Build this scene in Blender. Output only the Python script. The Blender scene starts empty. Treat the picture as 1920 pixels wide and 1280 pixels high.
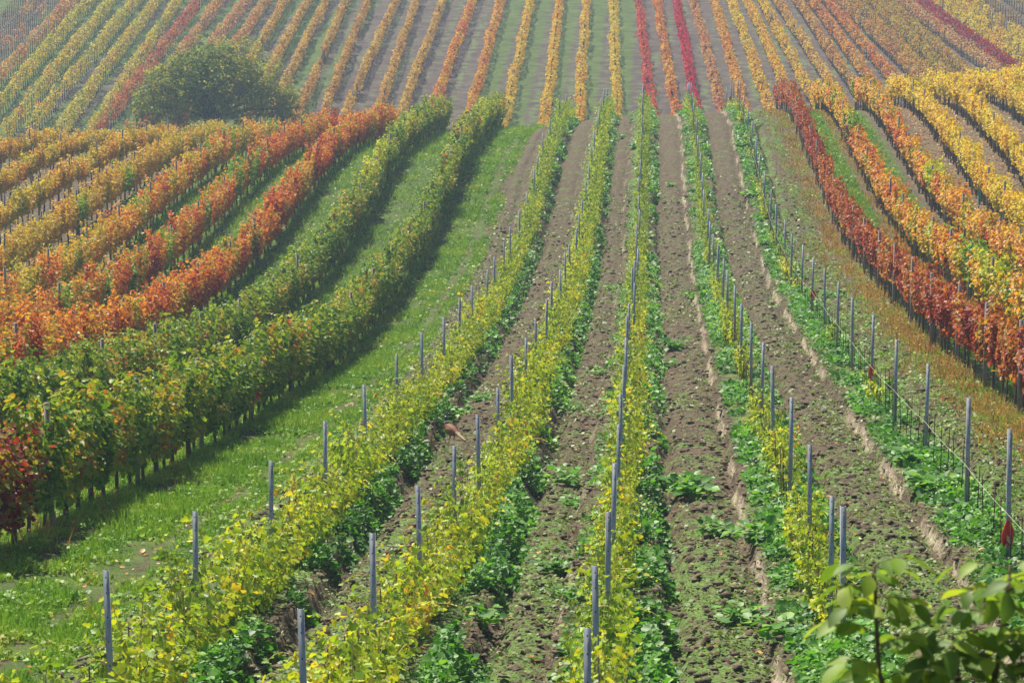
import bpy, math, random
import numpy as np
from mathutils import Vector

R = math.radians
rng = np.random.default_rng(7)
random.seed(7)
SC = bpy.context.scene
COL = SC.collection

# ------------------------------------------------------------------ camera, sky, sun, exposure
FPX, PITCH = 5000.0, R(10)
YAW = math.atan(265 * math.cos(PITCH) / FPX)
cam = bpy.data.cameras.new("camera")
cam.lens = 36 * FPX / 1920
cam.sensor_width = 36
cam.clip_start, cam.clip_end = 0.3, 3000
cam.dof.use_dof = True
cam.dof.focus_distance = 55
cam.dof.aperture_fstop = 11
camo = bpy.data.objects.new("camera", cam)
camo.location = (0, 0, 0)
camo.rotation_euler = (R(90) - PITCH, 0, YAW)
COL.objects.link(camo)
SC.camera = camo

SUN = np.array([-0.27, 0.50, 0.80]); SUN /= np.linalg.norm(SUN)
W = bpy.data.worlds.new("World"); SC.world = W; W.use_nodes = True
wn = W.node_tree
sky = wn.nodes.new("ShaderNodeTexSky"); sky.sky_type = 'NISHITA'; sky.sun_disc = False
sky.sun_elevation = math.asin(SUN[2]); sky.sun_rotation = math.atan2(SUN[0], SUN[1])
sky.dust_density = 1.5
wn.links.new(sky.outputs[0], wn.nodes["Background"].inputs[0])
wn.nodes["Background"].inputs[1].default_value = 0.058
sl = bpy.data.lights.new("sun", 'SUN'); sl.energy = 5.0; sl.angle = R(0.6); sl.color = (1.0, 0.93, 0.80)
so = bpy.data.objects.new("sun", sl)
so.rotation_euler = Vector(SUN).to_track_quat('Z', 'Y').to_euler()
COL.objects.link(so)
SC.view_settings.view_transform = 'Standard'; SC.view_settings.look = 'None'
SC.view_settings.exposure = 0.98; SC.view_settings.gamma = 1
try:
    SC.cycles.volume_step_rate = 4; SC.cycles.max_bounces = 8; SC.cycles.transmission_bounces = 4
except Exception: pass

# ------------------------------------------------------------------ terrain, measured on the photograph's own rows
def ray(u, v):
    x = (u - 960) / FPX; y = (640 - v) / FPX
    d = (x, math.cos(PITCH) + y * math.sin(PITCH), -math.sin(PITCH) + y * math.cos(PITCH))
    c, s = math.cos(YAW), math.sin(YAW)
    return np.array([c * d[0] - s * d[1], s * d[0] + c * d[1], d[2]])
def at_x(u, v, c): d = ray(u, v); return d * (c / d[0])
def at_y(u, v, y): d = ray(u, v); return d * (y / d[1])

ROW = [-4.69, -2.44, -0.40, 1.95, 4.29]          # the five young rows
def row_x(r, y):
    """the second row bows a little towards the grass near its lower end"""
    t = min(max((37 - y) / 14, 0), 1)
    return ROW[r] - (.27 * t if r == 1 else 0)
LROW = [-8.5, -11.6, -14.7, -17.8, -20.9, -24.0, -27.1, -30.2, -33.3, -36.4]
RROW = [6.9, 9.05, 11.25, 13.4, 15.5, 17.8, 20.1, 22.4]
T1 = [(205,1075),(365,957),(508,868),(605,783),(689,725),(744,670),(793,628),(831,598),(861,562),(884,532),(911,505),(927,480),(944,455),(957,425),(973,397),(1001,320.7),(1009,295),(1019.3,248.6),(1032,226),(1048.5,181.5),(1062,178)]
T5 = [(1897,817),(1816,733),(1740,675),(1682,628),(1637,594),(1602,555),(1572,527),(1547,500),(1525,477),(1503,458),(1487,440),(1435,321),(1425.5,287),(1419.5,259),(1410,226.5),(1403,202.5),(1396,175),(1388.6,152.6),(1383.4,146),(1377.4,149),(1370.5,157),(1363.6,165.5)]
POST_H = 1.75
CP = []
Y1 = []; Y5 = []
for c, l, yl in ((ROW[0], T1, Y1), (ROW[4], T5, Y5)):
    for u, v in l:
        p = at_x(u, v, c); CP.append((p[0], p[1], p[2] - POST_H)); yl.append(p[1])
for c, u, v, h in [(-8.5,89,991,0),(-8.5,155,957,0),(-8.5,215,930,0),(-8.5,554,735,0),(-8.5,638,690,0),(-8.5,868,300,0),(-8.5,942,242,0),
  (-11.6,0,697,1.75),(-11.6,838,245,0),(-14.7,0,615,1.75),(-14.7,735,258,0),(-17.8,0,560,1.75),(-20.9,0,514,1.75),(-24,0,450,1.75),(-27.1,0,378,1.75),(-30.2,0,317,1.75),(-33.3,0,262,1.75),
  (6.9,1483,223,0),(6.9,1506,281,0),(6.9,1629,517,0),(6.9,1688,584,0),(6.9,1752,655,0),(6.9,1806,690,0),(6.9,1864,746,0),
  (9.05,1604,309,0),(9.05,1643,381,0),(9.05,1692,457,0),(9.05,1721,490,0),(9.05,1752,515,0),
  (11.25,1640,226,0),(11.25,1657,249,0),(11.25,1695,308,0),(11.25,1738,382,0),(11.25,1769,418,0),(11.25,1833,481,0),
  (13.4,1714,211,0),(13.4,1742,247,0),(13.4,1781,305,0),(13.4,1841,384,0),(15.5,1796,217,0),(15.5,1839,254,0),(15.5,1876,294,0),(17.8,1878,204,0)]:
    p = at_x(u, v, c); CP.append((p[0], p[1], p[2] - h))
CP += [(-20,147,-15.2),(-30,150,-16.0),(22.4,160,-13.5),(26,150,-12.5),(0,155,-13.9),(0,168,-16.6),(-20,168,-17.4),(20,172,-16.2),
       (-10,8,-5.4),(10,8,-5.0),(-20,-20,-3.0),(20,-20,-2.6),(-30,40,-9.5),(25,40,-9.0),(-45,100,-16.5),(32,100,-13.0),(0,14,-6.6)]
CP = np.array(CP)
def _phi(d2): return np.where(d2 > 1e-9, 0.5 * d2 * np.log(d2 + 1e-12), 0)
SX, SY = 1 / 12.0, 1 / 22.0
q = CP[:, :2] * (SX, SY)
n = len(q)
K = _phi(((q[:, None] - q[None]) ** 2).sum(-1)) + np.eye(n) * 0.02
Pm = np.c_[np.ones(n), q]
A = np.block([[K, Pm], [Pm.T, np.zeros((3, 3))]])
sol = np.linalg.solve(A, np.r_[CP[:, 2], 0, 0, 0])
def tps(x, y):
    a = np.stack([x * SX, y * SY], -1)
    out = sol[n] + a @ sol[n + 1:]
    for i in range(n):
        out = out + sol[i] * _phi(((a - q[i]) ** 2).sum(-1))
    return out
def sstep(t): t = np.clip(t, 0, 1); return t * t * (3 - 2 * t)
def far_z(x, y):
    z = -17.2 + (y - 195) * 0.1105
    z = np.where(y < 195, np.maximum(-17.2 + (y - 195) * 0.1105, -18.6 + 0.0 * y), z)
    z = np.where(y > 420, -17.2 + 225 * 0.1105 + (y - 420) * 0.03, z)
    return z
# tabulated on a fine grid, then read bilinearly
GX = np.arange(-62, 50.1, 1.0); GY = np.arange(-60, 186.1, 1.0)
_gx, _gy = np.meshgrid(np.clip(GX, -48, 34), np.clip(GY, -20, 172), indexing='ij')
GZ = tps(_gx, _gy)
for _ in range(2):
    GZ[1:-1, 1:-1] = (GZ[1:-1, 1:-1] * 2 + GZ[:-2, 1:-1] + GZ[2:, 1:-1] + GZ[1:-1, :-2] + GZ[1:-1, 2:]) / 6
def base_z(x, y):
    x = np.asarray(x, float); y = np.asarray(y, float)
    cx = np.clip(x, GX[0], GX[-1] - 1e-6); cy = np.clip(y, GY[0], GY[-1] - 1e-6)
    i = np.floor(cx - GX[0]).astype(int); j = np.floor(cy - GY[0]).astype(int)
    i = np.minimum(i, len(GX) - 2); j = np.minimum(j, len(GY) - 2)
    a = cx - GX[0] - i; b = cy - GY[0] - j
    z = GZ[i, j] * (1 - a) * (1 - b) + GZ[i + 1, j] * a * (1 - b) + GZ[i, j + 1] * (1 - a) * b + GZ[i + 1, j + 1] * a * b
    w = sstep((y - 158) / 22)
    return z * (1 - w) + far_z(x, y) * w

def hash2(i, j, s=0):
    h = (i.astype(np.int64) * 374761393 + j.astype(np.int64) * 668265263 + s * 1442695041) & 0x7fffffff
    h = ((h ^ (h >> 13)) * 1274126177) & 0x7fffffff
    return ((h ^ (h >> 16)) & 0xffff) / 65535.0
def noise(x, y, sc, s=0):
    x = np.asarray(x, float) / sc; y = np.asarray(y, float) / sc
    i = np.floor(x); j = np.floor(y); a = sstep(x - i); b = sstep(y - j)
    return (hash2(i, j, s) * (1 - a) * (1 - b) + hash2(i + 1, j, s) * a * (1 - b) + hash2(i, j + 1, s) * (1 - a) * b + hash2(i + 1, j + 1, s) * a * b) * 2 - 1
def young_d(x):
    d = np.full(np.shape(x), 99.0)
    for c in ROW:
        e = np.asarray(x) - c; d = np.where(np.abs(e) < np.abs(d), e, d)
    return d
def relief(x, y):
    """row banks, furrows and tilth of the young field, gentle lumps in the grass"""
    x = np.asarray(x, float); y = np.asarray(y, float)
    wob = noise(x * 0, y, 1.3, 3) * 0.06 + noise(x * 0, y, .45, 4) * 0.04
    d = young_d(x) + wob
    soil = sstep((x + 6.1) / .4) * (1 - sstep((x - 5.6) / .5))
    r = sstep((0.60 - np.abs(d)) / 0.07) * 0.17
    r = r - np.exp(-((d - .74) / .10) ** 2) * 0.13 - np.exp(-((d + .66) / .09) ** 2) * 0.04
    r = r + 0.05 * sstep((np.abs(d) - .7) / .3)
    r = r - np.exp(-((x + 5.55) / .14) ** 2) * 0.07 - np.exp(-((x + 6.25) / .12) ** 2) * 0.03
    tl = 1 - 0.6 * sstep((0.5 - np.abs(d)) / .15)
    r = r + tl * (noise(x, y, .34, 1) * .018 + noise(x, y, .16, 2) * .022 + noise(x, y, .08, 5) * .022)
    g = noise(x, y, .9, 6) * .035 + noise(x, y, .3, 7) * .012
    near = 1 - sstep((y - 158) / 10)
    far = noise(x, y, 1.2, 8) * .04
    return near * (soil * r + (1 - soil) * g) + (1 - near) * far
def gz(x, y): return base_z(x, y) + relief(x, y)
def gz1(x, y): return float(gz(np.array([x]), np.array([y]))[0])

# ------------------------------------------------------------------ material helpers
def newmat(name):
    m = bpy.data.materials.new(name); m.use_nodes = True
    nt = m.node_tree; nt.nodes.clear()
    return m, nt, nt.nodes, nt.links
def N(nt, t, **kw):
    nd = nt.nodes.new(t)
    for k, v in kw.items(): setattr(nd, k, v)
    return nd
def ramp(nt, stops, interp='LINEAR'):
    r = N(nt, "ShaderNodeValToRGB"); cr = r.color_ramp; cr.interpolation = interp
    while len(cr.elements) < len(stops): cr.elements.new(0.5)
    for e, (p, c) in zip(cr.elements, stops): e.position = p; e.color = (*c, 1)
    return r
def math_(nt, op, a, b=None, clamp=False):
    m = N(nt, "ShaderNodeMath", operation=op); m.use_clamp = clamp
    for k, v in enumerate((a, b)):
        if v is None: continue
        if isinstance(v, (int, float)): m.inputs[k].default_value = v
        else: nt.links.new(v, m.inputs[k])
    return m.outputs[0]
def noise_(nt, sc, det=3, vec=None, dist=0):
    t = N(nt, "ShaderNodeTexNoise"); t.inputs['Scale'].default_value = sc; t.inputs['Detail'].default_value = det; t.inputs['Distortion'].default_value = dist
    if vec is None:
        g = N(nt, "ShaderNodeNewGeometry"); vec = g.outputs['Position']
    nt.links.new(vec, t.inputs['Vector'])
    return t.outputs[0]
def mixc(nt, f, a, b):
    m = N(nt, "ShaderNodeMix", data_type='RGBA')
    for s, v in ((m.inputs[0], f), (m.inputs[6], a), (m.inputs[7], b)):
        if isinstance(v, (int, float)): s.default_value = v
        elif isinstance(v, tuple): s.default_value = (*v, 1)
        else: nt.links.new(v, s)
    return m.outputs[2]
def leafmat(name, stops, transl=0.45, w_leaf=.45, w_patch=.8, w_obj=.25, patch=.55, warm=(1.25, 1.1, .5), spec=.28, interp='LINEAR', rough=.48):
    m, nt, nd, lk = newmat(name)
    at = N(nt, "ShaderNodeAttribute", attribute_name="rnd")
    oi = N(nt, "ShaderNodeObjectInfo")
    t = math_(nt, 'MULTIPLY', math_(nt, 'SUBTRACT', at.outputs['Fac'], .5), w_leaf)
    p = math_(nt, 'MULTIPLY', math_(nt, 'SUBTRACT', noise_(nt, patch, 2), .5), w_patch * 1.6)
    o = math_(nt, 'MULTIPLY', math_(nt, 'SUBTRACT', oi.outputs['Random'], .5), w_obj)
    f = math_(nt, 'ADD', math_(nt, 'ADD', math_(nt, 'ADD', t, p), o), .5, True)
    c = ramp(nt, stops, interp); lk.new(f, c.inputs[0])
    # small blotches within the leaves
    hs = N(nt, "ShaderNodeHueSaturation"); hs.inputs['Saturation'].default_value = 1.0
    lk.new(math_(nt, 'ADD', math_(nt, 'MULTIPLY', noise_(nt, 22, 2), .7), .65), hs.inputs['Value']); lk.new(c.outputs[0], hs.inputs['Color'])
    b = N(nt, "ShaderNodeBsdfPrincipled"); b.inputs['Roughness'].default_value = rough; b.inputs['Specular IOR Level'].default_value = spec
    lk.new(hs.outputs[0], b.inputs['Base Color'])
    tr = N(nt, "ShaderNodeBsdfTranslucent")
    mm = N(nt, "ShaderNodeMix", data_type='RGBA', blend_type='MULTIPLY'); mm.inputs[0].default_value = 1; mm.inputs[7].default_value = (*warm, 1)
    lk.new(hs.outputs[0], mm.inputs[6]); lk.new(mm.outputs[2], tr.inputs[0])
    ms = N(nt, "ShaderNodeMixShader"); ms.inputs[0].default_value = transl
    lk.new(b.outputs[0], ms.inputs[1]); lk.new(tr.outputs[0], ms.inputs[2])
    out = N(nt, "ShaderNodeOutputMaterial"); lk.new(ms.outputs[0], out.inputs[0])
    return m
def plainmat(name, c1, c2, sc=8, rough=.7, metal=0, spec=.3, bump=0.0):
    m, nt, nd, lk = newmat(name)
    f = noise_(nt, sc, 4, N(nt, "ShaderNodeTexCoord").outputs['Object'])
    b = N(nt, "ShaderNodeBsdfPrincipled"); b.inputs['Roughness'].default_value = rough; b.inputs['Metallic'].default_value = metal; b.inputs['Specular IOR Level'].default_value = spec
    r = ramp(nt, [(.3, c1), (.7, c2)]); lk.new(f, r.inputs[0]); lk.new(r.outputs[0], b.inputs['Base Color'])
    if bump:
        bp = N(nt, "ShaderNodeBump"); bp.inputs['Strength'].default_value = bump; lk.new(f, bp.inputs['Height']); lk.new(bp.outputs[0], b.inputs['Normal'])
    out = N(nt, "ShaderNodeOutputMaterial"); lk.new(b.outputs[0], out.inputs[0])
    return m

CRIM = (.30, .018, .03); RED = (.50, .05, .022); ORG = (.56, .16, .02); GOLD = (.60, .34, .03); YEL = (.62, .46, .035)
YGR = (.36, .40, .035); GRN = (.10, .20, .022); DGR = (.035, .095, .014); BRN = (.22, .09, .035); OCH = (.42, .27, .045)
M = {}
M['green'] = leafmat('green_vine_leaves', [(.0, (.05, .12, .016)), (.27, (.09, .20, .02)), (.50, (.17, .29, .025)), (.66, (.30, .38, .035)), (.78, (.40, .34, .04)), (.88, (.36, .18, .03)), (1, (.40, .08, .02))], w_leaf=.65, w_patch=.7, w_obj=.25, patch=.6)
M['red'] = leafmat('red_vine_leaves', [(.0, (.24, .03, .025)), (.22, (.44, .085, .03)), (.45, (.56, .18, .03)), (.65, (.58, .30, .035)), (.8, (.48, .37, .04)), (1, (.18, .25, .03))], w_leaf=.65, w_patch=.8, w_obj=.5, patch=.55)
M['redbrown'] = leafmat('red_brown_vine_leaves', [(.0, (.12, .016, .022)), (.25, (.26, .035, .025)), (.5, (.36, .085, .028)), (.72, (.42, .16, .035)), (.88, (.46, .28, .04)), (1, (.28, .28, .04))], w_leaf=.65, w_patch=.7, patch=.4)
M['orange'] = leafmat('orange_vine_leaves', [(.0, (.38, .06, .025)), (.18, (.54, .17, .03)), (.4, (.60, .31, .035)), (.62, (.60, .43, .04)), (.8, (.38, .38, .04)), (1, (.13, .23, .025))], w_leaf=.6, w_patch=.8, w_obj=.55, patch=.5)
M['yellow'] = leafmat('yellow_vine_leaves', [(.0, (.52, .24, .025)), (.18, (.60, .38, .03)), (.45, (.64, .49, .03)), (.75, (.60, .53, .035)), (1, (.34, .40, .035))], w_leaf=.7, w_patch=.6, patch=.35)
M['ochre'] = leafmat('ochre_vine_leaves', [(.0, (.42, .14, .03)), (.2, (.54, .29, .035)), (.5, (.54, .40, .04)), (.75, (.46, .41, .045)), (1, (.2, .26, .03))], w_leaf=.65, w_patch=.6, w_obj=.45, patch=.4)
M['young'] = leafmat('young_vine_leaves', [(.0, (.08, .17, .018)), (.28, (.19, .33, .025)), (.52, (.32, .45, .03)), (.76, (.48, .54, .035)), (.93, (.62, .54, .04)), (1, (.5, .27, .03))], transl=.42, w_leaf=.8, w_patch=.5, patch=.8)
M['crimson'] = leafmat('crimson_vine_leaves', [(0, (.10, .012, .018)), (.3, (.24, .02, .022)), (.42, (.34, .07, .025)), (.5, (.30, .26, .03)), (1, (.12, .22, .025))], w_leaf=.8, w_patch=1.0, w_obj=.1, patch=1.6)
M['scarlet'] = leafmat('scarlet_vine_leaves', [(0, (.36, .03, .02)), (.32, (.55, .07, .02)), (.45, (.56, .22, .03)), (.55, (.38, .32, .03)), (1, (.16, .26, .03))], w_leaf=.7, w_patch=1.0, w_obj=.1, patch=1.5)
M['fresh'] = leafmat('fresh_green_vine_leaves', [(0, (.07, .17, .02)), (.5, (.17, .32, .03)), (1, (.32, .44, .035))], w_leaf=.9, w_patch=.3)
M['lime'] = leafmat('yellow_green_vine_leaves', [(0, (.2, .3, .02)), (.5, (.42, .50, .03)), (1, (.6, .54, .04))], w_leaf=.9, w_patch=.3)
M['weed'] = leafmat('weed_leaves', [(.0, (.035, .11, .02)), (.35, (.075, .21, .03)), (.7, (.14, .33, .04)), (1, (.30, .44, .05))], transl=.4, w_leaf=.8, w_patch=.6, patch=.7, warm=(1.1, 1.25, .5))
M['grass'] = leafmat('grass_blades', [(.0, (.05, .11, .018)), (.3, (.10, .22, .025)), (.55, (.18, .33, .035)), (.8, (.28, .38, .05)), (1, (.38, .35, .11))], transl=.35, w_leaf=.6, w_patch=.7, patch=.6, warm=(1.1, 1.2, .5), spec=.2)
M['sprout'] = leafmat('seedling_leaves', [(.0, (.06, .12, .025)), (.5, (.13, .22, .04)), (1, (.26, .32, .08))], transl=.3, w_leaf=.9, w_patch=.3, spec=.2)
M['dry'] = leafmat('dry_weed_stalks', [(.0, (.24, .09, .035)), (.25, (.38, .19, .07)), (.5, (.44, .33, .14)), (.75, (.30, .32, .09)), (1, (.15, .25, .05))], transl=.3, w_leaf=.8, w_patch=.5, spec=.1)
M['litter'] = leafmat('fallen_leaf_litter', [(.0, (.16, .06, .03)), (.5, (.36, .15, .05)), (.8, (.50, .30, .08)), (1, (.40, .06, .03))], transl=.15, w_leaf=1, w_patch=.2, spec=.2)
M['walnut'] = leafmat('walnut_leaves', [(.0, (.09, .18, .025)), (.5, (.18, .31, .035)), (1, (.36, .46, .05))], transl=.5, w_leaf=.9, w_patch=.2, spec=.2, rough=.5)
M['tree'] = leafmat('tree_leaves', [(.0, (.09, .16, .035)), (.35, (.17, .25, .045)), (.65, (.27, .30, .05)), (1, (.40, .33, .05))], transl=.5, w_leaf=.35, w_patch=.7, patch=.3, spec=.08, rough=.7)
M['bark'] = plainmat('vine_bark', (.045, .036, .029), (.11, .088, .07), 30, .95, bump=.4)
M['treebark'] = plainmat('tree_bark', (.05, .042, .035), (.1, .085, .07), 14, .95, bump=.5)
M['twig'] = plainmat('green_brown_twig', (.07, .05, .03), (.13, .10, .05), 20, .8)
M['shoot'] = plainmat('yellow_green_shoot', (.40, .34, .10), (.5, .42, .16), 10, .6)
M['zinc'] = plainmat('galvanised_steel', (.23, .26, .30), (.36, .39, .43), 9, .5, .35, .5)
M['hole'] = plainmat('dark_hole', (.03, .03, .03), (.05, .05, .05), 9, .9)
M['rust'] = plainmat('rusty_rod', (.06, .028, .02), (.12, .05, .03), 25, .85)
M['wood'] = plainmat('weathered_wood', (.14, .125, .11), (.27, .25, .23), 12, .9, bump=.3)
M['cloth'] = plainmat('red_cloth', (.55, .03, .022), (.68, .06, .035), 18, .8)
M['clothin'] = plainmat('pale_cloth_lining', (.5, .42, .36), (.6, .52, .46), 18, .8)
M['twine'] = plainmat('white_twine', (.36, .34, .29), (.46, .43, .37), 12, .8)
M['teal'] = plainmat('teal_plastic', (.02, .25, .22), (.04, .34, .30), 9, .5)
def soilmat(name, a, b): return plainmat(name, a, b, 18, .95, spec=.1, bump=.6)
M['clod'] = soilmat('soil_clod', (.062, .048, .032), (.18, .143, .10))

# ------------------------------------------------------------------ mesh buffers
class Buf:
    def __init__(s): s.v = []; s.f = {}; s.r = []; s.n = 0; s.m = {}
    def add(s, V, F, r=None, mi=0):
        V = np.asarray(V, float).reshape(-1, 3); F = np.asarray(F, np.int64)
        s.f.setdefault(F.shape[1], []).append(F + s.n); s.m.setdefault(F.shape[1], []).append(np.full(len(F), mi))
        s.v.append(V); s.r.append(np.full(len(V), .5) if r is None else np.broadcast_to(np.asarray(r, float), (len(V),)))
        s.n += len(V)
    def merge(s, o, mat3=None, off=(0, 0, 0), r_off=0.0):
        """copy of another buffer's arrays"""
        V = np.concatenate(o.v); 
        if mat3 is not None: V = V @ np.asarray(mat3).T
        V = V + np.asarray(off)
        for k in o.f:
            s.f.setdefault(k, []).append(np.concatenate(o.f[k]) + s.n); s.m.setdefault(k, []).append(np.concatenate(o.m[k]))
        s.v.append(V); s.r.append(np.clip(np.concatenate(o.r) + r_off, 0, 1)); s.n += len(V)
    def mesh(s, name, mats, smooth=False):
        V = np.concatenate(s.v).astype(np.float32)
        me = bpy.data.meshes.new(name)
        loops, starts, tot, mi, c = [], [], [], [], 0
        for k in s.f:
            F = np.concatenate(s.f[k]); loops.append(F.ravel()); starts.append(c + np.arange(len(F)) * k); tot.append(np.full(len(F), k)); c += F.size
            mi.append(np.concatenate(s.m[k]))
        loops = np.concatenate(loops).astype(np.int32); starts = np.concatenate(starts).astype(np.int32); mi = np.concatenate(mi).astype(np.int32)
        me.vertices.add(len(V)); me.vertices.foreach_set('co', V.ravel())
        me.loops.add(len(loops)); me.loops.foreach_set('vertex_index', loops)
        me.polygons.add(len(starts)); me.polygons.foreach_set('loop_start', starts)
        me.polygons.foreach_set('material_index', mi)
        a = me.attributes.new('rnd', 'FLOAT', 'POINT'); a.data.foreach_set('value', np.concatenate(s.r).astype(np.float32))
        me.update(calc_edges=True)
        if smooth: me.polygons.foreach_set('use_smooth', np.ones(len(starts), bool))
        for m in (mats if isinstance(mats, (list, tuple)) else [mats]): me.materials.append(m)
        return me

def norm(a): return a / (np.linalg.norm(a, axis=-1, keepdims=True) + 1e-9)
VINE_LEAF = (np.array([[0, 0, 0], [.36, -.14, .02], [.56, .26, .10], [.32, .42, .07], [.36, .72, .10], [0, 1.0, -.08], [-.36, .72, .10], [-.32, .42, .07], [-.56, .26, .10], [-.36, -.14, .02]]),
             np.array([[0, 1, 2, 3, 4, 5], [5, 6, 7, 8, 9, 0]]))
ROUND_LEAF = (np.array([[0, 0, 0], [.38, .15, .06], [.42, .6, .08], [0, 1.0, -.06], [-.42, .6, .08], [-.38, .15, .06]]), np.array([[0, 1, 2, 3], [3, 4, 5, 0]]))
DIAMOND = (np.array([[0, 0, 0], [.42, .45, .08], [0, 1, -.05], [-.42, .45, .08]]), np.array([[0, 1, 2, 3]]))
BLADE = (np.array([[-.06, 0, 0], [.06, 0, 0], [0, 1, .15]]), np.array([[0, 1, 2]]))
ELLIPSE = (np.array([[0, 0, 0], [.17, .16, .03], [.26, .42, .05], [.21, .72, .03], [0, 1, -.10], [-.21, .72, .03], [-.26, .42, .05], [-.17, .16, .03], [0, .3, -.01], [0, .65, -.02]]),
           np.array([[0, 1, 2, 8], [8, 2, 3, 9], [0, 8, 6, 7], [8, 9, 5, 6]]))
ELLIPSE_T = np.array([[9, 3, 4], [9, 4, 5]])
def leaves(buf, P, Nn, D, S, tpl, r, mi=0):
    P = np.asarray(P); Nn = norm(Nn); D = D - (D * Nn).sum(-1, keepdims=True) * Nn; D = norm(D); X = np.cross(D, Nn)
    T, F = tpl; S = np.broadcast_to(np.asarray(S, float), (len(P),))[:, None, None]
    V = P[:, None] + S * (T[None, :, 0:1] * X[:, None] + T[None, :, 1:2] * D[:, None] + T[None, :, 2:3] * Nn[:, None])
    k = len(T); FF = (F[None] + (np.arange(len(P)) * k)[:, None, None]).reshape(-1, F.shape[1])
    buf.add(V.reshape(-1, 3), FF, np.repeat(np.broadcast_to(r, (len(P),)), k), mi)
def tube(buf, pts, rad, k=6, mi=0, cap=True, r=.5):
    pts = np.asarray(pts, float); rad = np.broadcast_to(np.asarray(rad, float), (len(pts),))
    t = norm(np.gradient(pts, axis=0)); ref = np.array([0, 1, 0]) if abs(t[0][2]) > .7 else np.array([0, 0, 1])
    a = norm(np.cross(t, ref)); b = np.cross(t, a)
    th = np.linspace(0, 2 * np.pi, k, endpoint=False)
    V = pts[:, None] + rad[:, None, None] * (np.cos(th)[None, :, None] * a[:, None] + np.sin(th)[None, :, None] * b[:, None])
    i, j = np.meshgrid(np.arange(len(pts) - 1), np.arange(k), indexing='ij')
    F = np.stack([i * k + j, i * k + (j + 1) % k, (i + 1) * k + (j + 1) % k, (i + 1) * k + j], -1).reshape(-1, 4)
    buf.add(V.reshape(-1, 3), F, r, mi)
    if cap:
        buf.f.setdefault(k, []).append(np.array([np.arange(k)[::-1] + buf.n - len(pts) * k, np.arange(k) + buf.n - k])); buf.m.setdefault(k, []).append(np.full(2, mi))
def box(buf, a, b, mi=0):
    x0, y0, z0 = a; x1, y1, z1 = b
    V = [(x0, y0, z0), (x1, y0, z0), (x1, y1, z0), (x0, y1, z0), (x0, y0, z1), (x1, y0, z1), (x1, y1, z1), (x0, y1, z1)]
    buf.add(V, [(0, 3, 2, 1), (4, 5, 6, 7), (0, 1, 5, 4), (1, 2, 6, 5), (2, 3, 7, 6), (3, 0, 4, 7)], .5, mi)

# ------------------------------------------------------------------ object helpers
def tag(o, label=None, cat=None, group=None, kind=None):
    for k, v in (('label', label), ('category', cat), ('group', group), ('kind', kind)):
        if v: o[k] = v
    return o
def obj(name, me, parent=None, loc=(0, 0, 0), rot=(0, 0, 0), scale=(1, 1, 1), mat=None):
    o = bpy.data.objects.new(name, me); COL.objects.link(o)
    o.location = loc; o.rotation_euler = rot; o.scale = scale
    if parent is not None: o.parent = parent
    if mat is not None:
        o.material_slots[0].link = 'OBJECT'; o.material_slots[0].material = mat
    return o
def empty(name, loc, label, cat, group=None, rot=(0, 0, 0), scale=(1, 1, 1)):
    o = bpy.data.objects.new(name, None); COL.objects.link(o); o.empty_display_size = .2
    o.location = loc; o.rotation_euler = rot; o.scale = scale
    return tag(o, label, cat, group)

# ------------------------------------------------------------------ ground: one sheet
def axis(parts):
    out = []
    for a, b, s in parts: out.append(np.arange(a, b - s * .3, s))
    out.append(np.array([parts[-1][1]])); return np.concatenate(out)
xs = axis([(-600, -120, 30), (-120, -45, 3), (-45, -20, .5), (-20, -11, .2), (-11, -6.4, .1), (-6.4, 5.8, .05), (5.8, 10, .12), (10, 30, .4), (30, 120, 3), (120, 600, 30)])
ys = axis([(-110, -20, 10), (-20, 16, 1.0), (16, 20, .1), (20, 45, .05), (45, 75, .09), (75, 110, .15), (110, 160, .22), (160, 290, .7), (290, 420, 4), (420, 620, 20)])
gx, gy = np.meshgrid(xs, ys, indexing='ij')
zz = gz(gx, gy)
nx, ny = gx.shape
Vg = np.stack([gx, gy, zz], -1).reshape(-1, 3)
ii, jj = np.meshgrid(np.arange(nx - 1), np.arange(ny - 1), indexing='ij')
Fg = np.stack([ii * ny + jj, (ii + 1) * ny + jj, (ii + 1) * ny + jj + 1, ii * ny + jj + 1], -1).reshape(-1, 4)
def band(x, a, b, s=.25): return sstep((x - a) / s + .5) * (1 - sstep((x - b) / s + .5))
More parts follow.
